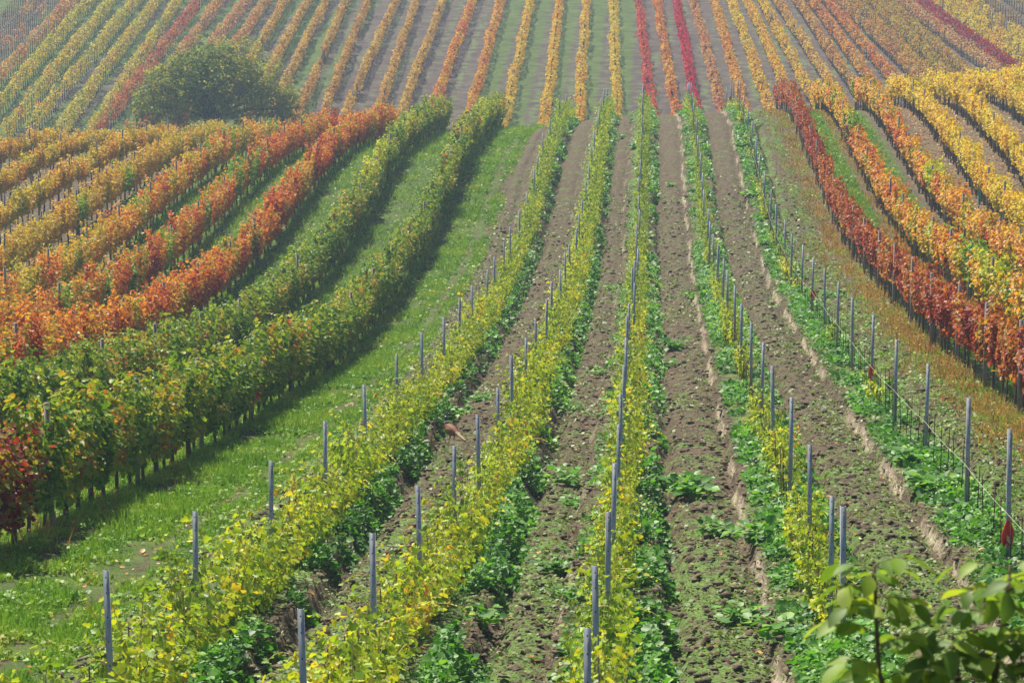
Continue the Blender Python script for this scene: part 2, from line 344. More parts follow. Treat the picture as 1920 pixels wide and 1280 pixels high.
def masks(x, y):
    near = 1 - sstep((y - 160) / 14)
    xw = x + noise(x, y, 1.6, 21) * .18 + noise(x, y, .5, 22) * .08
    g = np.zeros_like(x); dry = np.zeros_like(x); weed = np.zeros_like(x)
    g = np.maximum(g, band(xw, -9.0, -6.35 + .25 * sstep((60 - y) / 30), .3))
    g = g * (1 - .55 * np.exp(-((xw + 6.7) / .16) ** 2)) * (1 - .4 * np.exp(-((xw + 8.0) / .16) ** 2))
    g = np.maximum(g, band(xw, LROW[4] - .3, LROW[0] + .4, .35) * .85); g = np.maximum(g, band(xw, LROW[5] + .2, LROW[4], .3) * .65)
    g = np.maximum(g, band(xw, RROW[0] + .35, RROW[1] - .25, .25)); g = np.maximum(g, band(xw, RROW[1] + .15, RROW[2] - .3, .25) * .9)
    g = np.maximum(g, band(xw, RROW[2] + .5, RROW[2] + 1.2, .25) * .8)
    dry = np.maximum(dry, band(xw, 6.1, 7.3, .5) * .6)
    for c in RROW: dry = np.maximum(dry, band(xw, c - .35, c + .3, .3) * .5)
    dry = np.maximum(dry, band(xw, RROW[2] + 1.2, 24, .3) * .55)
    for c in LROW[4:]: dry = np.maximum(dry, band(xw, c - .4, c + .4, .4) * .3)
    d = young_d(x)
    weed = band(x, -6.3, 5.9, .3) * (.30 + .35 * sstep((60 - y) / 40) * sstep((np.abs(d) - .55) / .3) + .25 * sstep((.5 - np.abs(d)) / .2))
    weed = np.maximum(weed, band(x, 4.7, 6.2, .3) * (.46 + .1 * np.sin(x * 9)))
    weed = near * weed + (1 - near) * (.30 + .10 * np.sin(x * 2 * np.pi / 1.26) + .12 * noise(x, y * .25, 1.5, 25))
    weed = np.maximum(weed, band(x, -6.6, -5.6, .3) * (.25 + .6 * sstep((75 - y) / 35)))
    fg = band(x, -13.4, -0.6, 1.0) * .55 + (1 - sstep((x + 27) / 4)) * .55 + .26
    stripe = .5 + .5 * np.sin(x * 2 * np.pi / 2.53 + 1.0)
    fg = fg * (.45 + .8 * stripe)
    wob = noise(x * 0, y, 1.3, 3) * 0.06 + noise(x * 0, y, .45, 4) * 0.04
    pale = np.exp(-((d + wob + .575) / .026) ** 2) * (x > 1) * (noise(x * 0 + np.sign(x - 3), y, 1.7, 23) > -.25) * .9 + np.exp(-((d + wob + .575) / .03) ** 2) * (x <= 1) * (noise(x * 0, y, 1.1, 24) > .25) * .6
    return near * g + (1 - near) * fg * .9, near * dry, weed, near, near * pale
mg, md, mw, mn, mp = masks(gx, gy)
mg = np.clip(mg, 0, 1)
bg = Buf(); bg.add(Vg, Fg)
ground_m, nt, nd, lk = newmat('vineyard_ground')
def attr(nm): return N(nt, "ShaderNodeAttribute", attribute_name=nm).outputs['Fac']
nA, nB, nC, nD = noise_(nt, 1.1, 4), noise_(nt, 7, 4), noise_(nt, 30, 3), noise_(nt, .22, 3)
soil = ramp(nt, [(.3, (.045, .033, .021)), (.5, (.090, .068, .044)), (.72, (.185, .145, .098))]); lk.new(math_(nt, 'ADD', math_(nt, 'MULTIPLY', nB, .55), math_(nt, 'MULTIPLY', nC, .45)), soil.inputs[0])
farsoil = ramp(nt, [(.35, (.06, .045, .042)), (.65, (.105, .08, .07))]); lk.new(nA, farsoil.inputs[0])
soilc = mixc(nt, attr('near'), farsoil.outputs[0], soil.outputs[0])
grassc = ramp(nt, [(.34, (.05, .05, .024)), (.47, (.06, .095, .024)), (.58, (.085, .12, .03)), (.7, (.15, .14, .06))]); lk.new(math_(nt, 'ADD', math_(nt, 'MULTIPLY', nA, .5), math_(nt, 'MULTIPLY', nC, .5)), grassc.inputs[0])
dryc = ramp(nt, [(.3, (.08, .055, .032)), (.55, (.16, .115, .065)), (.75, (.10, .11, .04))]); lk.new(nB, dryc.inputs[0])
weedc = ramp(nt, [(.35, (.055, .11, .025)), (.65, (.14, .20, .055))]); lk.new(nC, weedc.inputs[0])
def thr(a, nz, w):
    v = math_(nt, 'ADD', a, math_(nt, 'MULTIPLY', math_(nt, 'SUBTRACT', nz, .5), w)); m = N(nt, "ShaderNodeMapRange"); m.interpolation_type = 'SMOOTHSTEP'
    m.inputs[1].default_value = .38; m.inputs[2].default_value = .62; lk.new(v, m.inputs[0]); return m.outputs[0]
c = mixc(nt, thr(attr('weed'), math_(nt, 'ADD', math_(nt, 'MULTIPLY', nA, .5), math_(nt, 'MULTIPLY', nB, .5)), 2.2), soilc, weedc.outputs[0])
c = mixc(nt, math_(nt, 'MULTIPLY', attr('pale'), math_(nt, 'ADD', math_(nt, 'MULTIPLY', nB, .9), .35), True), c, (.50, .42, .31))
c = mixc(nt, thr(attr('dry'), nB, 1.4), c, dryc.outputs[0])
c = mixc(nt, thr(attr('grass'), math_(nt, 'ADD', math_(nt, 'MULTIPLY', nA, .5), math_(nt, 'MULTIPLY', nB, .5)), 1.6), c, grassc.outputs[0])
pb = N(nt, "ShaderNodeBsdfPrincipled"); pb.inputs['Roughness'].default_value = .95; pb.inputs['Specular IOR Level'].default_value = .1
lk.new(c, pb.inputs['Base Color'])
bp = N(nt, "ShaderNodeBump"); bp.inputs['Strength'].default_value = .8; bp.inputs['Distance'].default_value = .05
lk.new(math_(nt, 'ADD', nC, math_(nt, 'MULTIPLY', nB, 1.5)), bp.inputs['Height']); lk.new(bp.outputs[0], pb.inputs['Normal'])
ou = N(nt, "ShaderNodeOutputMaterial"); lk.new(pb.outputs[0], ou.inputs[0])
gme = bg.mesh('ground', ground_m, smooth=True)
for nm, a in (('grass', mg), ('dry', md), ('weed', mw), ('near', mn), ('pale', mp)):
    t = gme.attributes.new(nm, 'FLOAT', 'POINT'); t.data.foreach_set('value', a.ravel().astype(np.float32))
tag(obj('ground', gme), kind='structure')
del Vg, Fg, bg

# ------------------------------------------------------------------ mature vines
def mature_foliage(seed, zlo, ztop=1.72, ns=44, size=.10, tpl=VINE_LEAF, wide=1.0):
    """shoots that climb from the fruiting wire, lean out, arch over and hang; leaves alternate along them and dark gaps stay between"""
    g = np.random.default_rng(seed); b = Buf(); PP, NN, DD, SS, RR = [], [], [], [], []
    bush = .75 + .35 * math.sin(seed * 1.7)
    for _ in range(ns):
        s0 = g.uniform(-.56, .56); side = 1 if g.uniform() < .5 else -1
        z0 = zlo + g.uniform(0, .25) + .12 * math.sin(s0 * 6 + seed); top = (ztop - z0) * g.uniform(.45, 1.12) * (1 + .13 * math.sin(s0 * 5 + seed))
        out = wide * g.uniform(.05, .36) * bush; droop = g.uniform(.05, .75); k = int(g.integers(8, 15)); t = np.linspace(.05, 1, k)
        x = side * (.03 + out * t ** .7); y = s0 + g.normal(0, .16) * t; z = z0 + top * (np.sin(t * (1.2 + droop) ) / 1.0) 
        P = np.stack([x, y, z], -1) + g.normal(0, .03, (k, 3)); al = np.where(np.arange(k) % 2 == 0, 1, -1)[:, None]
        r0 = g.uniform(.15, .85)
        PP.append(P); NN.append(np.stack([np.full(k, side * .75), g.normal(0, .5, k), .35 + .5 * t], -1) + g.normal(0, .5, (k, 3)))
        DD.append(np.stack([side * np.full(k, .3), al[:, 0] * .7, -np.full(k, .7)], -1) + g.normal(0, .4, (k, 3))); SS.append(size * g.uniform(.55, 1.35, k) * (1.1 - .35 * t)); RR.append(np.clip(r0 + g.normal(0, .22, k), 0, 1))
    n_ = 60; z = zlo + (ztop - zlo) * g.uniform(.0, .95, n_); PP.append(np.stack([g.normal(0, .07, n_), g.uniform(-.55, .55, n_), z], -1)); NN.append(g.normal(0, 1, (n_, 3))); DD.append(g.normal(0, .6, (n_, 3)) + [0, 0, -.7]); SS.append(size * g.uniform(.7, 1.3, n_)); RR.append(g.uniform(0, 1, n_))
    leaves(b, np.concatenate(PP), np.concatenate(NN), np.concatenate(DD), np.concatenate(SS), tpl, np.concatenate(RR))
    return b
def trunk_buf(seed, h):
    g = np.random.default_rng(seed); b = Buf()
    z = np.linspace(-.12, h, 6); P = np.stack([g.normal(0, .018, 6).cumsum() * .5, g.normal(0, .022, 6).cumsum() * .6, z], -1)
    tube(b, P, np.linspace(.036, .022, 6) * g.uniform(.85, 1.2), 6)
    for sg in (-1, 1):
        e = P[-1] + np.array([[0, 0, -.03], [0, sg * .12, .06], [0, sg * .32, .07], [0, sg * .5, .08]]); tube(b, e, [.022, .018, .014, .01], 5)
    return b
NV = 14
F_LOW = [mature_foliage(100 + i, .36, 1.70, 84, .092, VINE_LEAF, .95).mesh('full_foliage', M['green']) for i in range(NV)]
F_HIGH = [mature_foliage(200 + i, .64, 1.64, 50, .096, VINE_LEAF, .80).mesh('high_foliage', M['yellow']) for i in range(NV)]
F_MID = [mature_foliage(300 + i, .38, 1.70, 62, .098, ROUND_LEAF, .85).mesh('mid_foliage', M['orange']) for i in range(NV)]
TRUNK = [trunk_buf(400 + i, .72).mesh('trunk', M['bark'], True) for i in range(6)]
def vine(kind, x, y, mesh, mat, label, group, sc=1.0, wide=1.0):
    e = empty(kind, (x, y, gz1(x, y)), label, 'vine', group, (0, 0, math.pi * random.randint(0, 1) + random.uniform(-.06, .06)), (wide * sc * random.uniform(.8, 1.2), 1, sc * random.uniform(.86, 1.08)))
    obj('foliage', mesh, e, mat=mat); obj('trunk', random.choice(TRUNK), e)
    return e
ORD = ['first', 'second', 'third', 'fourth', 'fifth', 'sixth', 'seventh', 'eighth', 'ninth', 'tenth', 'eleventh', 'twelfth', 'thirteenth', 'fourteenth', 'fifteenth']
# left block: (row index, y start, y end, kind, palette, mesh set, colour words)
LEFT = [(0, 33.5, 150.5, 'green_vine', 'green', F_LOW, 'dense green', 'green hedge row bordering the open grass strip'),
        (1, 45.5, 150.5, 'green_vine', 'green', F_LOW, 'green and bronze', 'second green hedge row behind the grass-side hedge'),
        (2, 57, 151, 'red_vine', 'red', F_LOW, 'orange-red', 'bright orange-red row beside the two green hedges'),
        (3, 69, 150, 'red_vine', 'red', F_MID, 'rusty red', 'rusty red row behind the bright orange-red row'),
        (4, 81.5, 149, 'orange_vine', 'orange', F_MID, 'amber and green', 'amber row just behind the rusty red row'),
        (5, 94, 149, 'orange_vine', 'ochre', F_MID, 'ochre', 'sixth row up from the grass strip, ochre leaved'),
        (6, 107, 149, 'yellow_vine', 'ochre', F_HIGH, 'golden ochre', 'golden row with dark soil below on the ridge side'),
        (7, 119, 149, 'yellow_vine', 'ochre', F_HIGH, 'dull gold', 'dull gold row just below the ridge'),
        (8, 131.5, 149, 'yellow_vine', 'ochre', F_HIGH, 'brownish gold', 'outermost gold row on the ridge')]
SPECIAL_L = {(0, 0): ('crimson', 'vine with dark crimson leaves at the near end of the green hedge'), (0, 1): ('crimson', None), (0, 22): ('scarlet', 'vine with a scarlet leaf tuft midway along the green grass-side hedge'),
             (2, 3): ('scarlet', 'fiery scarlet vine low on the orange-red row'), (2, 40): ('crimson', 'dark crimson vine halfway up the orange-red row'), (4, 30): ('scarlet', 'red vine standing alone in the amber row'), (3, 66): ('scarlet', 'bright red vine beside a dark post near the crest of the rusty row')}
for ri, y0, y1, kind, pal, meshes, cw, where in LEFT:
    y = y0; k = 0
    while y < y1:
        m = M[pal]; lab = f"{cw} vine in the {where}"; grp = f"vines of the {where}"
        if (ri, k) in SPECIAL_L:
            pn, l2 = SPECIAL_L[(ri, k)]; m = M[pn]
            if l2: lab, grp = l2, None
            else: lab = 'second crimson vine behind the dark crimson vine of the green hedge'; grp = None
        elif ri in (0, 1) and y > 90 and random.random() < .12: m = M['lime']; lab = f"yellowing vine among green ones in the {where}"; grp = f"yellowing vines of the {where}"
        elif ri in (3, 4, 5) and random.random() < .10: m = M['fresh']; lab = f"green-leaved vine among {cw} ones in the {where}"; grp = f"green vines of the {where}"
        lab = ' '.join(lab.split()[:16])
        vine(kind, LROW[ri] + random.uniform(-.05, .05), y, random.choice(meshes), m, lab, grp, random.uniform(.95, 1.06), 1.15)
        y += random.uniform(.95, 1.06); k += 1
RIGHT = [(0, 46, 146.5, 'red_vine', 'redbrown', F_HIGH, 'red-brown', 'red row edging the bare young field'),
         (1, 62, 147, 'orange_vine', 'orange', F_HIGH, 'orange and yellow', 'second row past the red-brown row, orange and yellow'),
         (2, 78, 148, 'orange_vine', 'orange', F_HIGH, 'pale orange', 'third row of the sunny block, orange with grey posts'),
         (3, 93, 150, 'yellow_vine', 'yellow', F_HIGH, 'golden yellow', 'golden row above the brown leaf litter'),
         (4, 108, 153, 'yellow_vine', 'yellow', F_HIGH, 'bright yellow', 'bright yellow row behind the golden one'),
         (5, 124, 156, 'yellow_vine', 'yellow', F_HIGH, 'yellow', 'sixth row of the sunny yellow block'),
         (6, 140, 159, 'yellow_vine', 'yellow', F_HIGH, 'yellow', 'short seventh row at the yellow crest'),
         (7, 152, 163, 'yellow_vine', 'yellow', F_HIGH, 'yellow', 'last short row at the yellow crest')]
SPECIAL_R = {(1, 59): ('fresh', 'bushy vine still fresh green among orange neighbours'), (1, 60): ('fresh', 'fresh green vine beside the bushy green one in an orange row'), (1, 58): ('crimson', 'dark crimson vine next to the bushy fresh green vine'),
             (2, 28): ('lime', 'lime yellow-green vine in the pale orange row'), (2, 29): ('lime', 'second lime vine touching the lime yellow-green one'), (1, 22): ('lime', 'lime vine among the orange vines of the second sunny row'), (1, 12): ('fresh', 'green vine low in the orange row beside a grey post'), (1, 35): ('scarlet', 'scarlet vine in the orange and yellow row'), (2, 10): ('scarlet', 'scarlet vine in the pale orange row'), (1, 8): ('lime', 'lime coloured vine near the red-brown row')}
for ri, y0, y1, kind, pal, meshes, cw, where in RIGHT:
    y = y0; k = 0
    while y < y1:
        m = M[pal]; lab = f"{cw} vine in the {where}"; grp = f"vines of the {where}"; s = random.uniform(.93, 1.06)
        if (ri, k) in SPECIAL_R: pn, lab = SPECIAL_R[(ri, k)]; m = M[pn]; grp = None; s *= 1.12
        lab = ' '.join(lab.split()[:16])
        vine(kind, RROW[ri] + random.uniform(-.05, .05), y, random.choice(meshes), m, lab, grp, s, .85 if ri == 0 else 1.05)
        y += random.uniform(.93, 1.05); k += 1

# ------------------------------------------------------------------ young vines
def young_foliage(seed, top, half, ns=26, size=.085):
    """low shoots fanning up from the stem, leaves hanging along them, thin canes showing between"""
    g = np.random.default_rng(seed); b = Buf(); PP, NN, DD, SS, RR = [], [], [], [], []
    for _ in range(ns):
        s0 = g.uniform(-.5, .5); side = g.choice([-1, 1]); h = top * g.uniform(.45, 1.1) * (1 + .22 * math.sin(s0 * 5 + seed)); k = int(g.integers(7, 13)); t = np.linspace(.1, 1, k)
        out = half * g.uniform(.1, 1.25); droop = g.uniform(.0, .9)
        x = side * out * t ** .8; y = s0 + g.normal(0, .18) * t; z = h * np.sin(t * (1.15 + droop))
        C = np.stack([x, y, z + .02], -1); P = C + g.normal(0, .028, (k, 3)); al = np.where(np.arange(k) % 2 == 0, 1, -1)
        if g.uniform() < .55: tube(b, C, np.linspace(.0055, .0025, k), 3, 1)
        PP.append(P); NN.append(np.stack([np.full(k, side * .7), g.normal(-.15, .5, k), .25 + .35 * t], -1) + g.normal(0, .5, (k, 3)))
        DD.append(np.stack([np.full(k, side * .35), al * .7, np.full(k, -.7)], -1) + g.normal(0, .4, (k, 3))); SS.append(size * g.uniform(.5, 1.4, k) * (1.15 - .4 * t)); RR.append(np.clip(g.uniform(.15, .85) + g.normal(0, .22, k), 0, 1))
    leaves(b, np.concatenate(PP), np.concatenate(NN), np.concatenate(DD), np.concatenate(SS), VINE_LEAF, np.concatenate(RR))
    for _ in range(3):
        p0 = np.array([g.normal(0, half * .5), g.uniform(-.5, .5), top * g.uniform(.6, 1)]); dv = norm(np.array([g.normal(0, .9), g.normal(0, .6), g.uniform(-.2, .9)])); L = g.uniform(.2, .5)
        k = 8; t = np.linspace(0, 1, k)[:, None]; P = p0 + dv * L * t + np.array([0, 0, -.2]) * t ** 2
        tube(b, P, np.linspace(.005, .0025, k), 3, 1)
        leaves(b, P[2:], g.normal(0, .6, (k - 2, 3)) + [0, 0, .8], g.normal(0, .6, (k - 2, 3)) + dv, size * g.uniform(.35, .75, k - 2), VINE_LEAF, g.uniform(.3, 1, k - 2))
    return b
YB_BIG = [young_foliage(500 + i, .86 + .06 * (i % 5), .32, 40 + 3 * (i % 4), .072) for i in range(9)]
YB_SLIM = [young_foliage(520 + i, .92, .22, 32, .070) for i in range(8)]
YB_SMALL = [young_foliage(540 + i, .55, .18, 12, .075) for i in range(6)]
Y_BIG = [b.mesh('bushy_young_foliage', [M['young'], M['shoot']]) for b in YB_BIG]
Y_SLIM = [b.mesh('slim_young_foliage', [M['young'], M['shoot']]) for b in YB_SLIM]
Y_SMALL = [b.mesh('small_young_foliage', [M['young'], M['shoot']]) for b in YB_SMALL]
def ystem(seed):
    g = np.random.default_rng(seed); b = Buf(); z = np.linspace(-.08, .6, 5)
    tube(b, np.stack([g.normal(0, .02, 5), g.normal(0, .02, 5), z], -1), [.014, .012, .010, .008, .006], 5); return b.mesh('stem', M['bark'], True)
YSTEM = [ystem(560 + i) for i in range(4)]
YOUNG = ['first young row next to the grass strip', 'second young row from the grass strip', 'middle young row running straight uphill', 'weedy fourth young row', 'nearly bare fifth young row with the white string']
HID = Buf()
count = 0
for r in range(5):
    y = 18.5 if r < 3 else 24.5
    while y < 148:
        nr = min(max((40 - y) / 16, 0), 1)
        x = row_x(r, y) + random.uniform(-.06, .06) + [.14, .16, .06, .02, 0][r] * (1 - nr)
        if r < 2: bset, mset, p = YB_BIG, Y_BIG, .91
        elif r == 2: bset, mset, p = YB_SLIM, Y_SLIM, 1
        elif r == 3: bset, mset, p = YB_SLIM, Y_SLIM, (.95 if (26 < y < 34 or 39 < y < 45) else .35 if y < 60 else .75)
        else: bset, mset, p = YB_SMALL, Y_SMALL, (.05 if y < 75 else .35)
        if random.random() < p:
            i = random.randrange(len(bset)); sc = random.uniform(.72, 1.12) * (1.0 if r != 3 else .85); ang = math.pi * random.randint(0, 1) + random.uniform(-.2, .2)
            if y < 92 or r == 4:
                e = empty('young_vine', (x, y, gz1(x, y) - .02), f"{'yellow-green bushy' if r < 2 else 'slim yellow-green' if r < 4 else 'small yellow'} young vine in the {YOUNG[r]}", 'young vine', f"young vines of the {YOUNG[r]}", (0, 0, ang), (sc * (1 + (.22 if r < 2 else .1) * nr), 1, sc * (1 - .06 * nr)))
                obj('foliage', mset[i], e); obj('stem', random.choice(YSTEM), e); count += 1
            else:
                ca, sa = math.cos(ang), math.sin(ang)
                HID.merge(bset[i], [[ca * sc, -sa, 0], [sa * sc, ca, 0], [0, 0, sc]], (x, y, gz1(x, y)), random.uniform(-.1, .1))
        y += random.uniform(.92, 1.05)
tag(obj('young_vine_foliage', HID.mesh('young_vine_foliage', [M['young'], M['shoot']])), kind='stuff', label='yellow-green young vine leaves running over the far crest')

# ------------------------------------------------------------------ posts, rods, string, cloths
pb_ = Buf()
box(pb_, (-.027, -.004, -.3), (.027, 0, POST_H)); box(pb_, (-.027, 0, -.3), (-.024, .032, POST_H)); box(pb_, (.024, 0, -.3), (.027, .032, POST_H))
th = np.linspace(0, 2 * np.pi, 8, endpoint=False)
for zc in (POST_H - .06, POST_H - .2, POST_H - .42, POST_H - .64, POST_H - .86, POST_H - 1.1):
    for s in ((.0065, 1.0),):
        V = np.stack([s[0] * np.cos(th), np.full(8, -.0062), zc + s[0] * np.sin(th) * 1.3], -1); pb_.add(V, [list(range(8))], .5, 1)
POST = pb_.mesh('metal_post', [M['zinc'], M['hole']])
POST_Y = [[17.6] + Y1[:15] + [100.5] + Y1[15:], [20.6, 25.2, 29.5, 33.8, 37.8, 42.3] + list(np.arange(47, 150, 4.95)), [19.2, 22.8, 26.7, 31.2, 35] + list(np.arange(39.4, 150, 4.7)), [25.6, 27.2, 31.5, 36.3, 41, 45.5] + list(np.arange(50.3, 150, 5.0)), Y5[:11] + [84.8, 90, 95] + Y5[11:]]
cloth_y = [Y5[0], Y5[4], Y5[8], Y5[13], Y5[20]]
def post(x, y, lab, grp, lean=None):
    ly = random.uniform(-.022, .012) if lean is None else lean
    o = obj('metal_post', POST, None, (x, y, gz1(x, y) * 0 + float(base_z(x, y))), (random.uniform(-.025, .025), ly, random.uniform(-.25, .25)), (1, 1, random.uniform(.96, 1.04)))
    return tag(o, lab, 'post', grp)
for r in range(5):
    for y in POST_Y[r]:
        lab, grp = f"grey metal post in the {YOUNG[r]}", f"metal posts of the {YOUNG[r]}"
        if r == 4 and y in cloth_y:
            lab, grp = ["grey metal post carrying the big red cloth in the bare fifth row", "grey metal post with a red cloth halfway along the bare fifth row", "grey metal post with a small red cloth, third along the bare row", "grey post with a red cloth high up the bare fifth row", "grey post with a red cloth on the crest"][cloth_y.index(y)], None
        post(row_x(r, y) + random.uniform(-.03, .03), y, lab, grp)
rb = Buf(); tube(rb, [(0, 0, -.2), (.004, 0, .4), (0, .003, .82)], .0075, 5); ROD = rb.mesh('vine_rod', M['rust'])
def rods(r, y0, y1, st, dx, words):
    y = y0
    while y < y1:
        x = row_x(r, y) + dx + random.uniform(-.02, .02)
        o = obj('vine_rod', ROD, None, (x, y, float(base_z(x, y)) + .1), (random.uniform(-.05, .05), random.uniform(-.05, .05), 0), (1, 1, random.uniform(.85, 1.12)))
        tag(o, words, 'rod', words.replace('thin rusty rod', 'thin rusty rods')); y += random.uniform(st * .85, st * 1.15)
rods(4, 27.5, 118, .87, .03, 'thin rusty rod standing in the bare fifth young row')
rods(3, 25.5, 66, .95, -.05, 'thin rusty rod among weeds of the fourth young row')
rods(0, 20, 40, .9, -.12, 'thin rusty rod poking from leaves of the grass-side young row')
rods(1, 20, 36, .95, -.12, 'thin rusty rod poking from leaves of the second young row')
tb = Buf(); yl = [24.0] + sorted(Y5[:11]) + [84.8, 90, 95] + sorted(Y5[11:20])
pts = []
for a, b in zip(yl[:-1], yl[1:]):
    for t in (0, .33, .66):
        y = a + (b - a) * t; pts.append((ROW[4] - .032, y, float(base_z(ROW[4], a)) * (1 - t) + float(base_z(ROW[4], b)) * t + .80 - .10 * t * (1 - t)))
tube(tb, pts, .0032, 4)
tag(obj('string', tb.mesh('string', M['twine'])), 'white string stretched along the posts of the bare row', 'string')
def cloth_mesh(seed, h):
    g = np.random.default_rng(seed); b = Buf(); nu, nv = 15, 9
    u = np.linspace(0, 2 * np.pi, nu); v = np.linspace(0, 1, nv); U, Vv = np.meshgrid(u, v, indexing='ij')
    rad = .02 + .05 * np.sin(Vv * 2.2 + .1) * (1 + .35 * np.sin(3 * U + seed) * Vv + .15 * np.sin(7 * U)); 
    X = rad * np.cos(U) * 1.0 + .03 * Vv * np.sin(seed); Y = rad * np.sin(U) * .55; Z = h * (1 - Vv) + .045 * np.sin(2 * U + seed) * Vv + .03 * Vv * np.sin(5 * U)
    V = np.stack([X, Y, Z], -1).reshape(-1, 3); i, j = np.meshgrid(np.arange(nu - 1), np.arange(nv - 1), indexing='ij')
    F = np.stack([i * nv + j, (i + 1) * nv + j, (i + 1) * nv + j + 1, i * nv + j + 1], -1).reshape(-1, 4)
    b.add(V, F); pale = (np.cos(U - 4.3 - .5 * Vv) > .93 - .1 * np.sin(Vv * 9)) & (Vv > .4) & (Vv < .85); fm = pale[:-1, :-1].ravel().astype(int); b.m[4] = [fm]
    return b.mesh('red_cloth', [M['cloth'], M['clothin']], True)
for k, y in enumerate(cloth_y):
    zb = float(base_z(ROW[4], y)); h = [.27, .26, .22, .22, .22][k]
    o = obj('red_cloth', cloth_mesh(k, h), None, (ROW[4] - .01, y - .03, zb + [.44, .55, .62, .62, .85][k]))
    tag(o, ['large red cloth bag with pale patch hung on the largest bare-row post', 'red cloth bag tied halfway along the string-hung post row', 'small red cloth on the ninth post of the bare row', 'red cloth far up the bare row below the crest', 'tiny red cloth on a crest post'][k], 'cloth')
# weathered posts of the old rows
wb = Buf(); tube(wb, [(0, 0, -.3), (0, 0, .9), (.006, 0, 1.95)], [.045, .043, .041], 7); WPOST = wb.mesh('wooden_post', M['wood'])
cb = Buf(); box(cb, (-.035, -.035, -.3), (.035, .035, 1.72)); CPOST = cb.mesh('square_post', M['wood'])
for ri, (li, y0, y1, *_r) in enumerate(LEFT):
    for y in np.arange(y0 + 3, y1, 6.3):
        x = LROW[li]; o = obj('wooden_post', WPOST, None, (x + .05, y, float(base_z(x, y))), (random.uniform(-.04, .04), random.uniform(-.04, .04), 0), (1, 1, 1.0 if li > 3 else .94))
        tag(o, ' '.join(f"weathered wooden post in the {_r[-1]}".split()[:16]), 'post', f"wooden posts of the {_r[-1]}")
for ri, (li, y0, y1, *_r) in enumerate(RIGHT):
    for y in np.arange(y0 + 2.4, y1, 5.1):
        x = RROW[li]; o = obj('square_post', CPOST, None, (x - .10, y, float(base_z(x, y))), (random.uniform(-.03, .03), random.uniform(-.03, .03), random.uniform(0, 1)), (.9, .9, 1.07))
        tag(o, ' '.join(f"pale grey square post in the {_r[-1]}".split()[:16]), 'post', f"square posts of the {_r[-1]}")
gb = Buf(); tube(gb, [(0, 0, -.05), (0, 0, .62)], .05, 10, cap=False); tube(gb, [(0, 0, .62), (0, 0, -.05)], .046, 10, cap=False); GUARD = gb.mesh('plant_guard', M['teal'])
for u, v, lab in ((1841, 384, 'teal plastic guard tube around a vine in the golden row'), (1886, 426, 'second teal guard tube, lower down the golden row')):
    p = at_x(u, v, RROW[3]); tag(obj('plant_guard', GUARD, None, (RROW[3] - .1, p[1], float(base_z(RROW[3], p[1])))), lab, 'plant guard')

# ------------------------------------------------------------------ far hill rows
def far_hit(u, v, h=.9):
    d = ray(u, v); y = 200.0
    for _ in range(30): y = min(max((-17.2 - 195 * .1105 + h) / (d[2] / d[1] - .1105), 150), 400)
    return d * (y / d[1])
FAR = [(501,0,447,75,'salmon'),(537,0,479,97,'tan'),(579,0,515,118,'tan'),(612,0,555,118,'tan'),(651,0,600,118,'tan'),(690,0,644,118,'tan'),(742,0,690,118,'tan'),(782,0,741,118,'tan'),(830,0,787,118,'tan'),
 (887,0,844,118,'gold_red'),(940,0,907,118,'orange'),(996,0,970,118,'yellow'),(1049,0,1035,118,'yellow'),(1099,0,1092,118,'yellow'),(1150,0,1154,118,'yellow'),(1197,0,1211,118,'pinkred'),(1231,0,1251,118,'orange'),(1267,0,1290,118,'crimson'),(1301,0,1331,118,'salmon'),
 (1339,0,1379,144,'orange'),(1370,0,1423,144,'yellow'),(1401,0,1464,144,'yellow'),(1428,0,1504,144,'yellow'),(1457,0,1551,144,'tan'),(1495,0,1589,144,'tan'),(1523,0,1629,144,'orange'),(1551,0,1667,134,'orange'),(1576,0,1704,125,'tan'),(1607,0,1726,125,'ochre'),(1636,0,1764,125,'ochre'),(1661,0,1798,122,'ochre'),(1692,0,1848,116,'salmon'),
 (1723,0,1882,112,'purple'),(1757,0,1914,116,'yellow'),(1786,0,1920,94,'yellow'),(1820,0,1914,66,'yellow'),(1860,0,1945,62,'dull'),(1905,0,1990,60,'dull'),
 (462,5,400,82,'salmon'),(410,5,347,95,'salmon'),(370,7,292,110,'rose'),(332,5,250,130,'olive'),(292,5,192,140,'olive'),(252,7,160,117,'olive'),(207,5,117,117,'olive'),(165,5,72,112,'olive'),(135,5,30,112,'salmon'),(92,7,5,95,'salmon_thin'),(52,15,0,70,'salmon_thin'),(20,15,-40,75,'bare')]
def farmat(nm, stops, **k): return leafmat('far_' + nm, stops, transl=.35, w_leaf=.6, w_patch=.75, patch=.45, spec=.12, rough=.65, **k)
